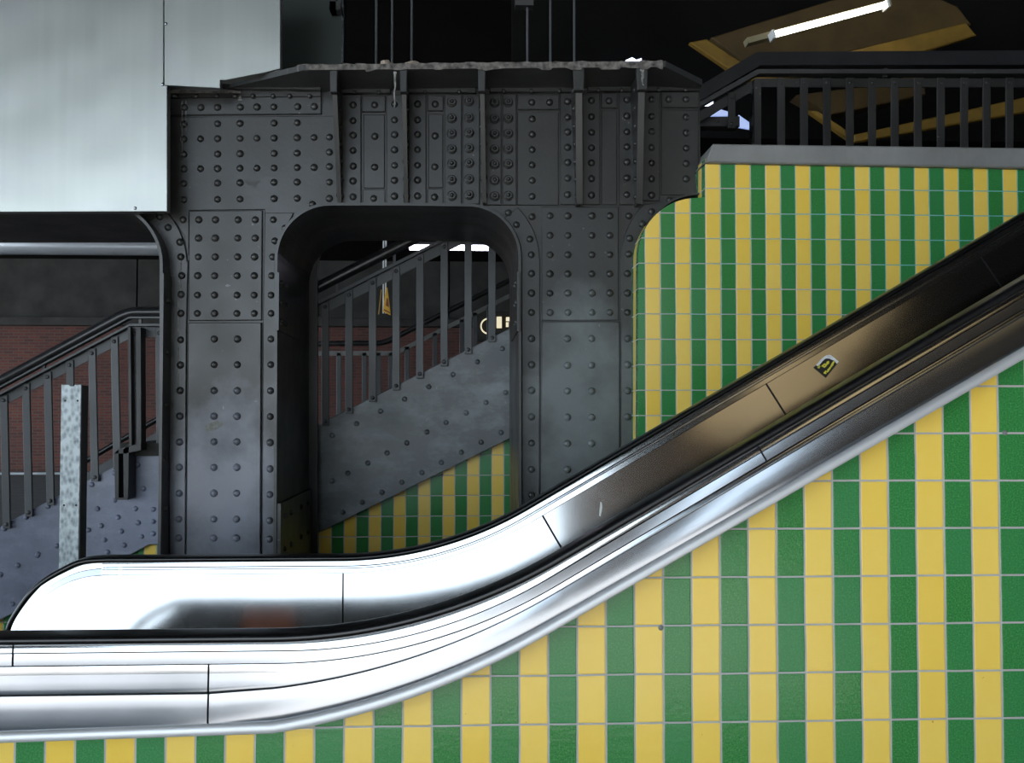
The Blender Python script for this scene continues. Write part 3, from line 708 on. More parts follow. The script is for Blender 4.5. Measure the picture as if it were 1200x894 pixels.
# far trim strips under the handrail
UF = u_of_x(eB, -1.164)
def far_ribbon(edges, name, mat, ua=UF):
    u_ = useq(ua, 4.0); mb = MB(); mb.loft([[(p[0], Y, p[1]) for p in (cross(e, u, eB) for u in u_)] for Y, e in edges]); return mb.build(name, mat, esc, fix=False)
far_ribbon([(3.364, shift(fbot, -0.010)), (3.3585, shift(fbot, 0.001)), (3.3552, shift(eA, -0.0018))], 'trim_strip', 'steel_trim')
far_ribbon([(3.3562, shift(eA, 0.0014)), (3.3555, shift(eB, -0.0009))], 'trim_strip', 'steel')
far_ribbon([(3.3530, shift(eB, 0.0010)), (3.3516, lerp(eB, pan, 0.5)), (3.3503, shift(pan, -0.0015))], 'trim_strip', 'steel_trim')
# trim around the newel end
hin = [(-1.1634, 0.9245), (-1.2211, 0.9172), (-1.2805, 0.8958), (-1.336, 0.8628), (-1.3845, 0.8149), (-1.4298, 0.7524), (-1.4514, 0.7053), (-1.455, 0.66), (-1.44, 0.50), (-1.36, 0.375), (-1.25, 0.32), (-1.10, 0.305)]
l1 = [(-1.163, 0.8985), (-1.2300, 0.8892), (-1.2936, 0.8640), (-1.3526, 0.8235), (-1.4000, 0.7725), (-1.4400, 0.7153), (-1.4519, 0.690), (-1.4555, 0.655), (-1.441, 0.498), (-1.361, 0.374), (-1.25, 0.319), (-1.10, 0.304)]
l2b = [(-1.1628, 0.8775)] + l2[2:7] + [(-1.436, 0.68)] + l2[7:]
l2b = [(-1.1628, 0.8785), (-1.2205, 0.8711), (-1.2765, 0.8530), (-1.3317, 0.8206), (-1.3801, 0.7766), (-1.4190, 0.7251), (-1.4310, 0.70), (-1.438, 0.66), (-1.425, 0.52), (-1.36, 0.40), (-1.25, 0.34), (-1.10, 0.32)]
def onto(P):
    out = []
    for x, z in P:
        k = yt(z)/3.36; out.append((x*k, ZC+(z-ZC)*k))
    return out
hin, l1, l2b = onto(hin), onto(l1), onto(l2b)
def strip3(A, B, y0, y1, ins, name, mat):
    a, b = catmull(A, 5), catmull(B, 5); mb = MB(); mb.loft([[(p.x, yt(p.y)+y0, p.y) for p in a], [(p.x+(q.x-p.x)*ins, yt(p.y+(q.y-p.y)*ins)+y1, p.y+(q.y-p.y)*ins) for p, q in zip(a, b)]]); return mb.build(name, mat, esc, fix=False)
strip3(hin, l1, 0.0085, 0.0065, 0.94, 'end_trim_strip', 'steel_trim')
strip3(l1, l2b, 0.0022, 0.0005, 0.97, 'end_trim_strip', 'steel')
pb = catmull(hin, 5); mb = MB(); mb.add([(p.x, yt(p.y)+0.016, p.y) for p in pb], [tuple(range(len(pb)))]); mb.build('balustrade_core', 'black', esc)
# landing plate and steps between the balustrades
mb = MB(); us3 = useq(-1.2, 0.3); zst = 0.0
mb.box(-2.0, -0.1, 2.345, 3.23, -0.05, 0.02)
for i in range(9):
    x0 = -0.1+i*0.4; z0 = 0.02+max(0, i)*0.231
    mb.box(x0, x0+0.4, 2.345, 3.23, z0-0.3, z0+(0.231 if i else 0.05))
mb.build('step_band', 'iron', esc)
# unseen orange sheet, added for its reflection in the far panel
mb = MB(); xs, zs_ = -0.62, 0.74
mb.add([(-0.94, 2.2375+TILT*0.005, 0.905), (-0.72, 2.2375+TILT*0.005, 0.905), (-0.72, 2.2375+TILT*0.18, 0.73), (-0.94, 2.2375+TILT*0.18, 0.73)], [(0, 1, 2, 3)])
mb.build('orange_reflect_sheet', 'orange', esc, fix=False)

# torn sticker on the far inner panel
def on_panel(px, py, off=0.0016):
    """point on the tilted far panel"""
    Y = 3.33
    for _ in range(6):
        x, z = U(px, py, Y)
        u = u_of_x(pan, x); th = math.radians(30.15)
        xt, zt = edge_pt(pan, u); d = (zt-z)*math.cos(th); Y = 3.350-TILT*d-off
    x, z = U(px, py, Y); return (x, Y, z)
zc = lambda px, py: (920+px/14.9, 390+py/14.9)
st = thing('torn_sticker', 'small torn black sticker with yellow marks stuck on the escalator side panel', 'sticker', on_panel(*zc(700, 600)))
def sheet(pts, off, mat, name, parent):
    a = [on_panel(*zc(*p), off=off) for p in pts]; b = [(x, y+0.0008, z) for x, y, z in a]; n = len(a)
    mb = MB(); mb.add(a+b, [tuple(range(n)), tuple(range(2*n-1, n-1, -1))]+[(i, (i+1) % n, n+(i+1) % n, n+i) for i in range(n)]); return mb.build(name, mat, parent)
sheet([(495, 605), (550, 560), (605, 500), (650, 450), (720, 395), (790, 385), (850, 430), (935, 505), (905, 545), (712, 785)], 0.0014, 'stickblack', 'backing', st)
sheet([(545, 560), (605, 490), (650, 440), (720, 392), (790, 382), (850, 425), (938, 503), (905, 540), (850, 480), (815, 470), (780, 450), (725, 445), (690, 460), (650, 500), (615, 545), (565, 585)], 0.0026, 'stickwhite', 'torn_edge', st)
mb = MB()
def stroke(a, b, w=26):
    a, b = Vector(a), Vector(b); d = (b-a).normalized(); n = Vector((-d.y, d.x))*w/2
    q = [on_panel(*zc(*p), off=0.003) for p in (a-n, b-n, b+n, a+n)]; r = [(x, y+0.0006, z) for x, y, z in q]
    mb.add(q+r, [(0, 1, 2, 3), (7, 6, 5, 4), (0, 4, 5, 1), (1, 5, 6, 2), (2, 6, 7, 3), (3, 7, 4, 0)])
for a, b in (((570, 610), (610, 580)), ((590, 620), (600, 560)), ((640, 570), (700, 600)), ((650, 590), (690, 540)), ((690, 540), (720, 560)), ((700, 590), (740, 530)), ((725, 520), (770, 500)), ((740, 540), (765, 520)),
             ((675, 695), (720, 710)), ((700, 690), (715, 660)), ((730, 685), (755, 665)), ((740, 640), (770, 660)), ((760, 620), (785, 640)), ((775, 600), (800, 615)), ((795, 575), (820, 590)), ((805, 550), (840, 565)), ((820, 525), (850, 540)), ((840, 500), (860, 520))): stroke(a, b)
mb.build('yellow_marks', 'stickyellow', st)

for px, py, lab in ((774.5, 735.5, 'small grey plug in a tile joint under the escalator curve'), (1177.5, 507, 'small grey plug in a tile joint near the right edge below the escalator')):
    x, z = U(px, py, FW); tag(MB().dome(x, FW, z, 0.0062, 0.003).build('wall_plug', 'railpale'), lab, 'plug', 'plugs in the tile joints')
q_ = [on_panel(*p, off=0.0012) for p in ((702, 604), (703, 594), (703.8, 588), (705, 589), (705.6, 594), (705, 599), (703.5, 605))]
mb = MB(); mb.add(q_+[(x, y+0.0008, z) for x, y, z in q_], [tuple(range(7)), tuple(range(13, 6, -1))]+[(i, (i+1) % 7, 7+(i+1) % 7, 7+i) for i in range(7)]); o = mb.build('white_scuff', 'white', esc); o['label'] = 'white scuff mark on the far inner panel'
# ================================================================== CLADDING PANELS ABOVE LEFT
AY = 4.19
pan_l = thing('sheet_metal_cladding', 'large pale brushed metal cladding box at upper left', 'cladding', (U(100, 248, AY)[0], AY, U(100, 248, AY)[1]))
MB().plate(UU([(-150, -90), (191.6, -90), (191.6, 100), (195.8, 100.5), (195.8, 247.8), (-150, 249)], AY), AY, AY+0.045, 0.002).build('front_sheet', 'alu', pan_l)
MB().plate(UU([(192.3, -90), (328.5, -90), (328.5, 80.5), (311, 85), (264, 94), (258, 94), (258, 103.5), (192.3, 100)], AY), AY, AY+0.045, 0.002).build('side_sheet', 'alu', pan_l)
for p in ((158.5, 244), (190.5, 99), (194.5, 28)):
    x, z = U(p[0], p[1], AY); MB().dome(x, AY, z, 0.007).build('screw_head', 'steel', pan_l)
DY = 4.95
dp = thing('dark_sheet_panel', 'dark green-grey metal panel beside the pale cladding box', 'panel', (U(365, 75, DY)[0], DY, U(365, 75, DY)[1]))
MB().plate(UU([(318, -90), (402.5, -90), (402.5, 120), (318, 120)], DY), DY, DY+0.08, 0.003).build('sheet', 'darkpanel', dp)
x, z = U(402, 60, DY-0.01); MB().box(x-0.008, x+0.003, DY-0.015, DY+0.09, U(402, 120, DY)[1], U(402, -90, DY)[1]).build('edge_trim', 'steel', dp)
mb = MB(); x, z = U(396, 14, DY); mb.box(x-0.03, x+0.02, DY-0.08, DY, z-0.02, z+0.02); mb.box(x-0.03, x+0.0, DY-0.08, DY, z-0.02, z+0.04); mb.build('clamp', 'bracket', dp)

# hanger rods above the girder
HY = 4.75
for px, lab in ((440.7, 'thin hanger rod rising above the girder, leftmost of all six'), (459.3, 'thin hanger rod above the girder, second from the left'), (482.3, 'thin hanger rod above the girder, third from the left'),
                (618, 'thin hanger rod above the girder, with a dark clamp at its top'), (645, 'thin hanger rod above the girder, just right of the clamped rod'), (673, 'thin hanger rod above the girder, rightmost of all six')):
    x, z = U(px, 76, HY); z0 = U(px, 73.5-(px-600)*0.0095, TF)[1]+0.001
    r = thing('hanger_rod', lab, 'rod', (x, HY, z0), 'hanger rods above the girder')
    rb = MB().cyl((x, HY, z0), (x, HY, 5.3), S(1.35, HY), 10).build('rod', 'rail', r)
    MB().cyl((x, HY, z0), (x, HY, z0+0.02), S(3.0, HY), 6).build('nut', 'iron', rb)
    if px == 618:
        x2, z2 = U(616, 6, HY); MB().box(x2-0.05, x2+0.035, HY-0.03, HY+0.03, z2-0.012, z2+0.05).build('clamp', 'bracket', r)
# lump of old mortar on the flange
def lump(px, py, Y, w, h, name, label):
    x, z = U(px, py, Y); bm = bmesh.new(); bmesh.ops.create_icosphere(bm, subdivisions=2, radius=1)
    for v in bm.verts: v.co *= 0.75+0.5*random.random(); v.co = Vector((v.co.x*w, v.co.y*w*0.8, v.co.z*h))
    me = bpy.data.meshes.new(name); bm.to_mesh(me); bm.free(); me.materials.append(M['mortar']); o = bpy.data.objects.new(name, me); C.objects.link(o); o.location = (x, Y, z); return tag(o, label, 'debris', 'mortar lumps on the flange')
zt_ = U(452, 76, TF)[1]
lump(452, 75, 4.16, 0.022, 0.017, 'mortar_lump', 'squarish lump of old mortar on the girder top, the taller one')
lump(484, 75.5, 4.16, 0.035, 0.013, 'mortar_lump', 'low heap of old mortar on the girder top at a rod foot')

# steel pipe across the left opening
PY = 6.4
x0, z = U(-60, 287, PY); x1 = U(330, 286, PY)[0]; rr = S(10.5, PY)
pp = thing('steel_pipe', 'shiny horizontal steel pipe across the left opening', 'pipe', (x0, PY, z))
MB().cyl((x0-1, PY, z), (x1, PY, z), rr, 32).build('tube', 'pipe', pp)
mb = MB(); zt2 = U(0, 275, PY)[1]; mb.box(x0-1, x1, PY-0.03, PY+0.15, zt2-0.012, zt2+0.012); mb.build('top_ledge', 'concrete', pp)
mb = MB()
for i in range(3): mb.box(x0+0.4+i*0.9, x0+0.46+i*0.9, PY-0.02, PY+0.04, zt2, 5.3)
mb.build('hanger', 'bracket', pp)

# ================================================================== STAIR FLIGHTS
def flight(name, label, cat, poly, Y, riv, mat='stair', th=0.02, r=0.014):
    t = thing(name, label, cat, (U(*poly[0], Y)[0], Y, 0))
    mb = MB().plate(UU(poly, Y), Y, Y+th, 0.003)
    for px, py in riv:
        x, z = U(px, py, Y); mb.dome(x, Y, z, r)
    mb.build('stringer_plate', mat, t)
    # treads behind the plate
    a, b = Vector(U(*poly[0], Y)), Vector(U(*poly[1], Y)); n = max(2, int((b.x-a.x)/0.29))
    for i in range(n):
        x = a.x+(b.x-a.x)*i/n; z = a.y+(b.y-a.y)*i/n-0.14; MB().box(x, x+0.30, Y+th, Y+1.3, z-0.04, z).build('tread', 'concrete', t)
    return t
SY = 5.30
riv = [(340+a/2.98, 240+b/2.98) for a, b in ((147, 805), (232, 764), (316, 720), (400, 678), (484, 635), (569, 592), (654, 548), (741, 502), (753, 655), (684, 690), (615, 726), (545, 760), (478, 793), (408, 831), (339, 866), (737, 795), (667, 829), (598, 864))]
riv += [(180+a/2.98, 400+b/2.98) for a, b in ((1005, 423), (937, 458), (867, 492), (798, 527), (729, 562), (661, 597), (624, 487), (679, 460), (748, 425), (816, 390), (885, 355))]
for i in range(5):
    riv += [(623+i*28, 395-i*14), (620+i*24, 447-i*12)]
flight('stair_stringer', 'riveted grey stair side plate seen through the centre opening', 'stair stringer', [(300, 534), (740, 313), (740, 443), (608, 508.5), (376, 623), (300, 660)], SY, riv)
def railing(name, label, loc, Y): return thing(name, label, 'railing', loc)
def pbar(name, p, q, wpx, Y, d, mat, parent, y0=None):
    mb = MB(); a, b = U(*p, Y), U(*q, Y); mb.bar(a, b, S(wpx, Y), Y, Y+d); return mb.build(name, mat, parent)
def baluster(px, pyt, pyb, wpx, Y, mat, parent, d=0.012, head=True, lean=0):
    mb = MB(); a, b = U(px, pyt, Y), U(px+lean, pyb, Y); w = S(wpx, Y)
    mb.plate([(a[0]-w/2, a[1]), (a[0]+w/2, a[1]), (b[0]+w/2, b[1]), (b[0]-w/2, b[1])], Y, Y+d, 0.002)
    if head:
        x, z = U(px, pyt+6, Y); mb.dome(x, Y, z, 0.011); x, z = U(px+lean*0.98, pyb-5, Y); mb.dome(x, Y, z, 0.011)
    return mb.build('baluster', mat, parent)
# centre flight railing
RYM = 5.27
rl = thing('stair_railing', 'grey flat bar stair railing seen through the centre opening', 'railing', (U(380, 500, RYM)[0], RYM, U(380, 500, RYM)[1]))
topc = lambda x: 345.4-(x-408.9)*0.5055
strt = lambda x: 498.4-(x-370)*0.502
for px in (381, 408.9, 436.6, 464.2, 492, 520.5, 548.7, 576.6, 604.5, 632): baluster(px, topc(px)-6, strt(px)+6, 8.6, RYM, 'rail', rl)
pbar('flat_rail', (330, topc(330)), (740, topc(740)), 13, RYM+0.014, 0.01, 'rail', rl)
pbar('rail_cap', (330, topc(330)-9), (740, topc(740)-9), 3.5, RYM-0.03, 0.06, 'rail', rl)
mb = MB(); a = U(330, topc(330)-27, RYM); b = U(740, topc(740)-27, RYM); mb.cyl((a[0], RYM, a[1]), (b[0], RYM, b[1]), S(6.5, RYM), 16); mb.build('handrail', 'darkrail', rl)
for px in (395, 462, 530): pbar('handrail_bracket', (px, topc(px)-22), (px, topc(px)-9), 3, RYM, 0.02, 'rail', rl)
mb = MB(); mb.prism(UU([(599, 345), (610, 345), (610, 437), (599, 437)], SY-0.05), SY-0.05, SY-0.042); mb.prism(UU([(599, 433), (610, 433), (610, 437), (599, 437)], SY-0.05), SY-0.08, SY)
for y in (360, 385, 400, 415): x, z = U(604, y, SY-0.05); mb.dome(x, SY-0.05, z, 0.012)
o = mb.build('end_bracket', 'bracket', rl); o['label'] = 'dark bolted bracket at the right edge of the opening'
# left flight
LY = 5.36
riv = [(a/5.96, 500+b/5.96) for a, b in ((30, 712), (183, 632), (335, 555), (642, 405), (800, 322), (963, 265), (1003, 433), (800, 515), (680, 573), (945, 572), (1070, 577), (825, 632), (707, 692), (965, 670), (1070, 662), (618, 720), (848, 730), (730, 790), (988, 767), (1070, 747), (868, 827), (395, 832), (265, 890))]+[(43.7, 651), (21, 662.5), (14.8, 707.7), (126, 647), (0.5, 673), (90, 665), (60, 685)]
flight('stair_stringer', 'bluish grey riveted stair side plate at lower left behind the galvanised post', 'stair stringer', [(-300, 774), (137, 545), (150, 534), (236, 533), (236, 638), (175, 638), (158, 647), (0, 726), (-300, 874)], LY, riv, 'stair_blue')
mb = MB(); mb.box(U(150, 0, LY)[0], U(232, 0, LY)[0], LY-0.03, LY+1.0, U(150, 534, LY)[1], U(150, 519, LY)[1]); tag(mb.build('landing_slab', 'concrete'), 'dark landing slab edge on top of the left stair plate', 'slab')
rl = thing('stair_railing', 'grey stair railing at left with a dark handrail bending level', 'railing', (U(60, 580, LY)[0], LY, U(60, 580, LY)[1]))
LR = LY-0.03
tc = lambda x: 463-(x)*0.531 if x < 154 else 381.2
st_l = lambda x: 618.5-x*0.533
for px in (-282, -256, -230, -204, -178, -152, -126, -100, -74, -48, -22, 4, 30, 55.4, 81.4, 107.4, 133.7): baluster(px, tc(px)+2, st_l(px)+3, 8.6, LR, 'rail', rl, lean=3.5)
baluster(186.5, 384, 520, 8.6, LR, 'rail', rl, lean=1)
mb = MB(); a = [U(*p, LR) for p in ((-300, tc(-300)+7.5), (154, 389), (230, 389))]; w = S(12, LR)/2
mb.prism([(x, z+w) for x, z in a]+[(x, z-w) for x, z in a[::-1]], LR+0.012, LR+0.02); mb.build('flat_rail', 'rail', rl)
a = [U(*p, LR) for p in ((-300, tc(-300)), (154, 381.2), (230, 381.2))]; w = S(2.6, LR)/2
mb = MB(); mb.prism([(x, z+w) for x, z in a]+[(x, z-w) for x, z in a[::-1]], LR-0.03, LR+0.03); mb.build('rail_cap', 'rail', rl)
def handrail(pts, Y, r, name, mat, parent, flat=0.7):
    P = []
    Q = [Vector(U(*p, Y)) for p in pts]
    for i, q in enumerate(Q):
        if 0 < i < len(Q)-1:
            d0 = (Q[i-1]-q).normalized()*0.05; d1 = (Q[i+1]-q).normalized()*0.05
            for t in (0, .25, .5, .75, 1): P.append((q+d0)*(1-t)**2+q*2*t*(1-t)+(q+d1)*t*t)
        else: P.append(q)
    pr = [(r*math.cos(2*PI*i/16), r*math.sin(2*PI*i/16)*flat) for i in range(16)]
    return sweep(P, pr, Y).build(name, mat, parent)
handrail([(-300, 609.5), (151, 366), (230, 366)], LR, S(8, LR), 'handrail', 'darkrail', rl, 0.8)
a = [U(*p, LR) for p in ((-300, 616), (153, 372.5), (230, 372.5))]; w = S(2.2, LR)/2
mb = MB(); mb.prism([(x, z+w) for x, z in a]+[(x, z-w) for x, z in a[::-1]], LR-0.025, LR+0.025); mb.build('handrail_strip', 'rail', rl)
for p in ((51, 428), (164, 371)): pbar('handrail_bracket', p, (p[0], p[1]+10), 3, LR, 0.02, 'rail', rl)
# H-section post with its foot bracket
mb = MB()
mb.prism(UU([(152, 384), (155, 384), (156.5, 522), (153.5, 522)], LR-0.05), LR-0.08, LR)
mb.prism(UU([(161.5, 384), (167, 384), (167.5, 522), (162, 522)], LR-0.05), LR-0.08, LR)
mb.prism(UU([(154, 384), (163, 384), (164, 522), (155, 522)], LR-0.03), LR-0.03, LR-0.02)
x, z = U(158, 391, LR-0.03); mb.dome(x, LR-0.03, z, 0.011); po = mb.build('post', 'bracket', rl); po['label'] = 'dark H-section post where the rail turns level'
mb = MB()
for q in ([(137, 531), (142, 526), (142, 583), (138, 583)], [(147.5, 526), (154, 522), (153, 583), (148, 583)], [(137, 531), (142, 526), (168, 519), (168, 527), (150, 531)], [(138, 582.5), (153, 582.5), (152, 585), (139, 585)]): mb.prism(UU(q, LR-0.05), LR-0.09, LY)
mb.build('foot_bracket', 'bracket', po)
mb = MB(); mb.prism(UU([(142, 530), (148, 530), (148, 583), (142, 583)], LR-0.01), LR-0.01, LY)
for y in (548, 563, 578): x, z = U(145, y, LR-0.01); mb.dome(x, LR-0.01, z, 0.007)
mb.build('bracket_plate', 'rail', po)
# galvanised post
GY = 3.95
gp = thing('galvanised_post', 'galvanised steel channel post standing behind the escalator end', 'post', (U(84, 600, GY)[0], GY, 0))
a = U(72.5, 450.5, GY); b = U(95.3, 450.5, GY); zb_ = U(84, 660, GY)[1]
xl, xr = a[0], b[0]; sl = S(-1.0, GY)
mb = MB(); mb.plate([(xl, a[1]), (xl+0.38*(xr-xl), a[1]), (xl+0.42*(xr-xl), a[1]-0.006), (xl+0.62*(xr-xl), a[1]-0.006), (xl+0.66*(xr-xl), a[1]), (xr, a[1]), (xr-0.004, 0), (xl-0.004, 0)], GY, GY+0.005, 0.0015)
mb.build('web', 'galv', gp)
mb = MB(); mb.box(xl-0.002, xl+0.003, GY+0.001, GY+0.06, 0, a[1]); mb.build('channel_side', 'galv', gp)
mb = MB(); mb.box(xr-0.004, xr+0.001, GY+0.003, GY+0.07, 0, a[1]-0.003); mb.build('channel_side', 'bracket', gp)
mb = MB()
for p in ((76.5, 469.5), (91, 469.5), (75, 592), (89.3, 592)):
    x, z = U(p[0], p[1], GY); MB().prism([(x+0.0042*math.cos(i*PI/5), z+0.0042*math.sin(i*PI/5)) for i in range(10)], GY-0.0006, GY+0.003).build('bolt_hole', 'black', gp)
# distant railings
QY = 8.0
rl = thing('stair_railing', 'distant slim railing low behind the centre stair railing', 'railing', (U(400, 500, QY)[0], QY, U(400, 500, QY)[1]))
a = [U(*p, QY) for p in ((340, 414), (463, 414), (640, 325))]; w = S(5.5, QY)/2
mb = MB(); mb.prism([(x, z+w) for x, z in a]+[(x, z-w) for x, z in a[::-1]], QY, QY+0.02); mb.build('flat_rail', 'railpale', rl)
handrail([(340, 403), (450, 402), (640, 307)], QY-0.02, S(4.6, QY), 'handrail', 'darkrail', rl)
for px in (397, 427, 443.6, 457.7, 477, 509.7, 541.3, 556.8, 573): baluster(px, 413 if px < 463 else 413-(px-463)*0.5, 520 if px < 463 else 520-(px-463)*0.5, 5.5, QY, 'rail', rl, head=False)
rl = thing('stair_railing', 'distant dark handrail low between the left post and the steel column', 'railing', (U(150, 520, QY)[0], QY, U(150, 520, QY)[1]))
handrail([(100, 540.5), (152, 510), (230, 465)], QY-0.02, S(4.5, QY), 'handrail', 'darkrail', rl)
pbar('flat_rail', (100, 561), (230, 485), 10, QY, 0.02, 'rail', rl)
for px in (110, 136, 162, 188): baluster(px, 556-(px-100)*0.585, 640-(px-100)*0.5, 5.5, QY, 'rail', rl, head=False)
# upper right landing railing
XY = 5.6
rl = thing('landing_railing', 'dark flat bar railing above the upper tile wall at right', 'railing', (U(1000, 170, XY)[0], XY, U(1000, 170, XY)[1]))
for i, cx in enumerate((345, 425, 505, 585, 663, 742, 823, 903, 985, 1063, 1143, 1222, 1302)): baluster(800+cx/2.98, 91, 190, 9.2, XY, 'iron', rl)
baluster(857.7, 108, 150, 8.5, XY, 'iron', rl)
mb = MB(); mb.prism(UU([(884, 92), (892, 92), (892, 190), (884, 190)], XY-0.03), XY-0.03, XY+0.03); mb.build('end_post', 'iron', rl)
mb = MB(); mb.prism(UU([(881.6, 104), (883.6, 104), (883.6, 190), (881.6, 190)], XY-0.032), XY-0.034, XY+0.03); mb.build('post_lit_edge', 'steel', rl)  # steel strip stands in for the post edge catching light
mb = MB(); mb.prism(UU([(790, 148), (886, 92), (1300, 92), (1300, 102), (890, 102), (790, 160)], XY+0.013), XY+0.013, XY+0.022); mb.build('flat_rail', 'iron', rl)
mb = MB(); mb.prism(UU([(790, 137), (886, 83), (1300, 83), (1300, 88), (888, 88), (790, 143)], XY), XY-0.03, XY+0.04); mb.build('rail_cap', 'bracket', rl)
mb = MB(); mb.prism(UU([(780, 126), (884, 64.5), (1300, 62), (1300, 79), (888, 80), (780, 143)], XY), XY-0.05, XY+0.05); mb.build('handrail', 'darkrail', rl)
pbar('handrail_bracket', (1038, 78), (1038, 90), 5, XY, 0.02, 'iron', rl)
mb = MB(); mb.plate(UU([(818, 137), (867, 136), (867, 148), (818, 148)], XY+0.1), XY+0.1, XY+0.2); x, z = U(841, 142, XY+0.1); mb.dome(x, XY+0.1, z, 0.01)
tag(mb.build('junction_box', 'bracket'), 'flat dark box behind the railing just right of the steel frame', 'box')  # junction box left floating behind the railing, no support modelled

# ================================================================== CEILING STEELWORK, LAMPS, SIGNS
def beam(name, label, pts, Y, d, mat, cat='beam'):
    o = MB().plate(UU(pts, Y), Y, Y+d, 0.01).build(name, mat); return tag(o, label, cat, 'ochre steel beams above the upper landing' if cat == 'beam' else None)
q = lambda l: [(800+a/2.98, b/2.98) for a, b in l]
beam('ceiling_beam', 'short ochre beam slanting down to the left end of the dark handrail', q([(25, 147), (85, 135), (215, 222), (175, 250)]), 7.6, 0.06, 'yellowbeam')
beam('ceiling_beam', 'long ochre beam rising to the right below the lit tube lamp', q([(440, 215), (990, 78), (1028, 122), (700, 225)]), 7.2, 0.06, 'yellowbeam')
beam('ceiling_beam', 'ochre beam edge just under the dark landing handrail', q([(215, 270), (300, 238), (560, 236), (470, 262), (230, 282)]), 7.5, 0.06, 'yellowbeam')
beam('ceiling_beam', 'ochre beam rising to the right behind the landing balusters', q([(598, 470), (1260, 325), (1260, 380), (598, 498)]), 7.4, 0.06, 'yellowbeam')
beam('ceiling_beam', 'ochre beam slanting down right behind the landing balusters', q([(438, 385), (470, 385), (600, 470), (600, 498)]), 7.45, 0.06, 'yellowbeam')
beam('ceiling_soffit', 'brown boarded stair soffit around the lit tube lamp', q([(100, 130), (520, 0), (760, -60), (960, 20), (1010, 85), (500, 200), (215, 215)]), 7.9, 0.2, 'brownsoffit', 'soffit')
beam('ceiling_soffit', 'dark olive soffit panel seen between the landing balusters', q([(400, 330), (720, 290), (840, 240), (850, 330), (520, 400)]), 8.2, 0.2, 'brownsoffit', 'soffit')
fx = thing('ceiling_light', 'lit fluorescent tube lamp slanting under the brown stair soffit', 'lamp', (U(970, 22, 6.9)[0], 6.9, U(970, 22, 6.9)[1]))
a, b = U(907, 40.5, 6.9), U(1038, 5.5, 6.9)
mb = MB(); mb.cyl((a[0], 6.9, a[1]), (b[0], 6.9, b[1]), S(3.9, 6.9), 16); mb.build('tube', 'tube', fx)
mb = MB(); a2, b2 = U(877, 46, 6.95), U(1046, 1, 6.95); mb.bar(a2, b2, S(7, 6.95), 6.97, 7.06); hs = mb.build('housing', 'fixture', fx)
for k in (-0.02, 1.0): 
    p = Vector(a)+(Vector(b)-Vector(a))*k; q2 = Vector(a)+(Vector(b)-Vector(a))*(k+0.02); MB().bar(tuple(p), tuple(q2), S(9.5, 6.9), 6.87, 6.97).build('end_cap', 'white', hs)
# cold strip light deep behind
CY = 17.0
a, b = U(480, 290, CY), U(594, 289.5, CY)
sl = thing('ceiling_light', 'cold white strip light glowing deep behind the centre railing', 'lamp', (a[0], CY, a[1]))
mb = MB(); mb.box(a[0], b[0], CY-0.05, CY+0.05, a[1]-S(2.4, CY), a[1]+S(2.6, CY)); mb.build('diffuser', 'tubeblue', sl)
mb = MB(); mb.box(a[0]-0.05, b[0]+0.05, CY-0.07, CY+0.07, a[1]+S(3, CY), a[1]+S(6, CY))
for k in (0.1, 0.9): x = a[0]+(b[0]-a[0])*k; mb.box(x-0.01, x+0.01, CY-0.01, CY+0.01, a[1]+S(6, CY), 5.3)
mb.build('housing', 'bracket', sl)
# hanging triangular warning sign
WY = 11.0
struct('trim_4', MB().box(-6, 4, WY-0.05, WY+0.15, 3.44, 3.85), 'soffit', 'dark cross beam behind the girder', 'beam')
ws = thing('warning_sign', 'small yellow folded triangular warning sign hanging behind the centre railing', 'sign', (U(450, 368, WY)[0], WY, U(450, 368, WY)[1]))
mb = MB()
for px in (448.8, 451.6): x, z = U(px, 367, WY); mb.box(x-S(0.8, WY), x+S(0.8, WY), WY+0.02, WY+0.04, z, 3.44)
mb.build('hanger_bars', 'white', ws)
MB().plate(UU([(452.3, 336.5), (454.0, 337), (458.2, 369.8), (448.7, 365)], WY), WY, WY+0.012, 0.002).build('sign_panel', 'signyellow', ws)
MB().plate(UU([(445.6, 338), (446.3, 338), (443.2, 367), (442.2, 367.3)], WY), WY+0.1, WY+0.112, 0.002).build('sign_panel', 'signyellow', ws)
mb = MB(); mb.prism(UU([(453.2, 349), (454.7, 350), (455.6, 360), (452.0, 358)], WY), WY-0.004, WY); mb.prism(UU([(450.2, 362), (457, 366), (457.2, 367.5), (449.8, 363.6)], WY), WY-0.004, WY); mb.build('sign_emblem', 'signred', ws)
# cream letters far right behind the railing
KY = 12.0
ls = thing('lit_sign', 'small cream lit lettering behind the right end of the centre railing', 'sign', (U(585, 380, KY)[0], KY, U(585, 380, KY)[1]))
mb = MB(); mb.plate(UU([(555, 365), (640, 365), (640, 400), (555, 400)], KY+0.05), KY+0.05, KY+0.12); mb.build('backing_board', 'black', ls)
mb = MB(); A = arc(572.5, 382, 9.6, 60, 300, 20); B = arc(572.5, 382, 8.0, 60, 300, 20); mb.prism(UU(A+B[::-1], KY), KY, KY+0.03); mb.build('letter', 'cream', ls)
mb = MB(); mb.prism(UU([(582, 371), (588, 371), (588, 384.3), (582, 384.3)], KY), KY, KY+0.03); mb.build('letter', 'cream', ls)
mb = MB()
for qd in ([(593, 371.5), (600.5, 371.5), (600.5, 376), (593, 376)], [(593, 377.5), (596, 377.5), (596, 383), (593, 383)], [(597.5, 377.5), (600.5, 377.5), (600.5, 383), (597.5, 381)]): mb.prism(UU(qd, KY), KY, KY+0.03)
mb.build('letter', 'cream', ls)
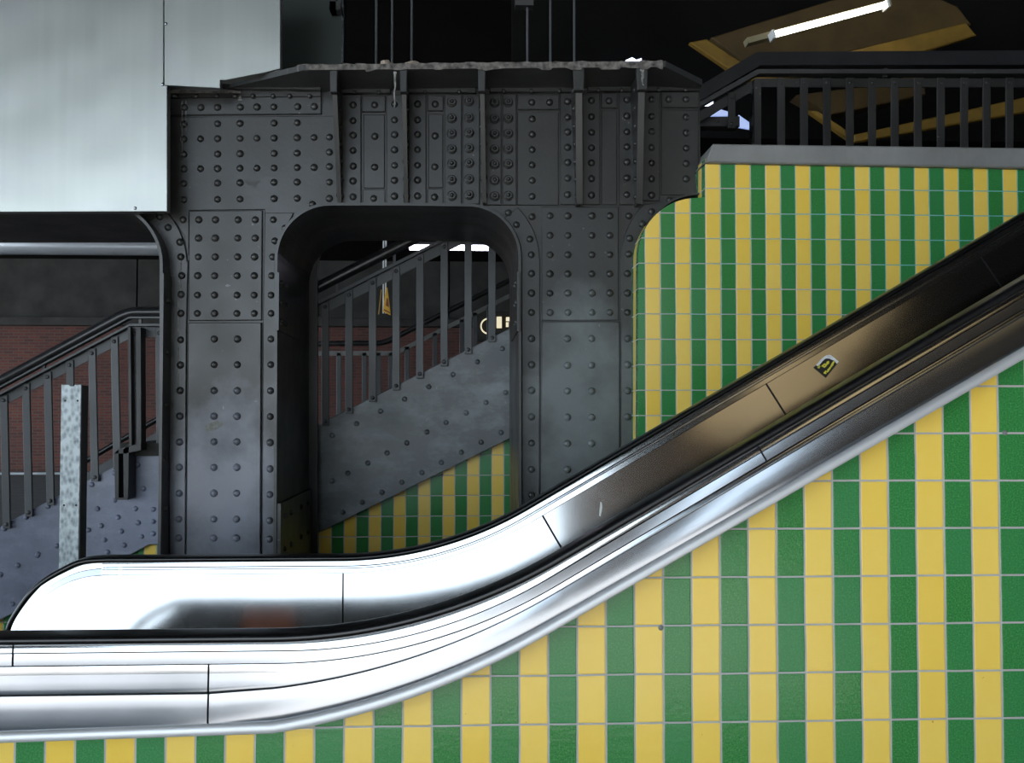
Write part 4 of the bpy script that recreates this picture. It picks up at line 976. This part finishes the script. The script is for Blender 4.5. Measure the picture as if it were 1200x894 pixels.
# glowing panes in place of daylight through windows and gaps, far right behind the frame
VY = 9.0
def window(n, polys, mats, label):
    mbf = MB(); xs = [p for q_ in polys for p in q_]
    o = bpy.data.objects.new('window_%d' % n, None); C.objects.link(o); o.location = (U(*polys[0][0], VY)[0], VY, U(*polys[0][0], VY)[1]); tag(o, label, 'window', None, 'structure')
    for p_, m_ in zip(polys, mats): MB().plate(UU(p_, VY), VY, VY+0.03, 0.004).build('pane', m_, o)
    return o
window(1, [[(812, 113), (836, 111), (836, 123), (812, 124)]], ['lit'], 'small daylit window right of the steel frame')
window(2, [[(833, 136), (845, 128), (858, 132), (858, 136)], [(866, 134.5), (884, 147), (884, 152), (866, 149)]], ['litdim', 'litdim'], 'dim blue window panes behind the landing railing')
window(3, [[(728, 77), (734, 70), (741, 67), (746, 70), (752, 68), (752, 78)]], ['lit'], 'bright scrap of daylight above the girder')  # emissive pane stands in for open sky, no window here
mb = MB(); mb.box(U(600, 0, 9.3)[0], 9.5, 9.3, 9.4, U(700, 160, 9.3)[1], 5.3); struct('wall_upper_right', mb, 'soffit', 'dark wall behind the upper landing', 'wall')

# ================================================================== LIGHT
wd = bpy.data.worlds.new('world'); bpy.context.scene.world = wd; wd.use_nodes = True
bg = wd.node_tree.nodes['Background']; bg.inputs[0].default_value = (0.74, 0.88, 1.0, 1); bg.inputs[1].default_value = 4.0
sl_ = bpy.data.lights.new('sun', 'SUN'); sl_.energy = 22.0; sl_.angle = 0.02; sl_.color = (1.0, 0.95, 0.88)
so = bpy.data.objects.new('sun', sl_); C.objects.link(so); so.location = (-10, -20, 20); so.rotation_euler = Vector((0.40, 0.80, -0.70)).to_track_quat('-Z', 'Y').to_euler()
sc = bpy.context.scene
sc.view_settings.view_transform = 'Standard'; sc.view_settings.look = 'None'; sc.view_settings.exposure = 0.32; sc.view_settings.gamma = 1.0
sc.view_settings.use_curve_mapping = False
sc.cycles.max_bounces = 8; sc.cycles.diffuse_bounces = 4; sc.cycles.glossy_bounces = 4; sc.cycles.sample_clamp_indirect = 6.0
sc.cycles.use_denoising = True
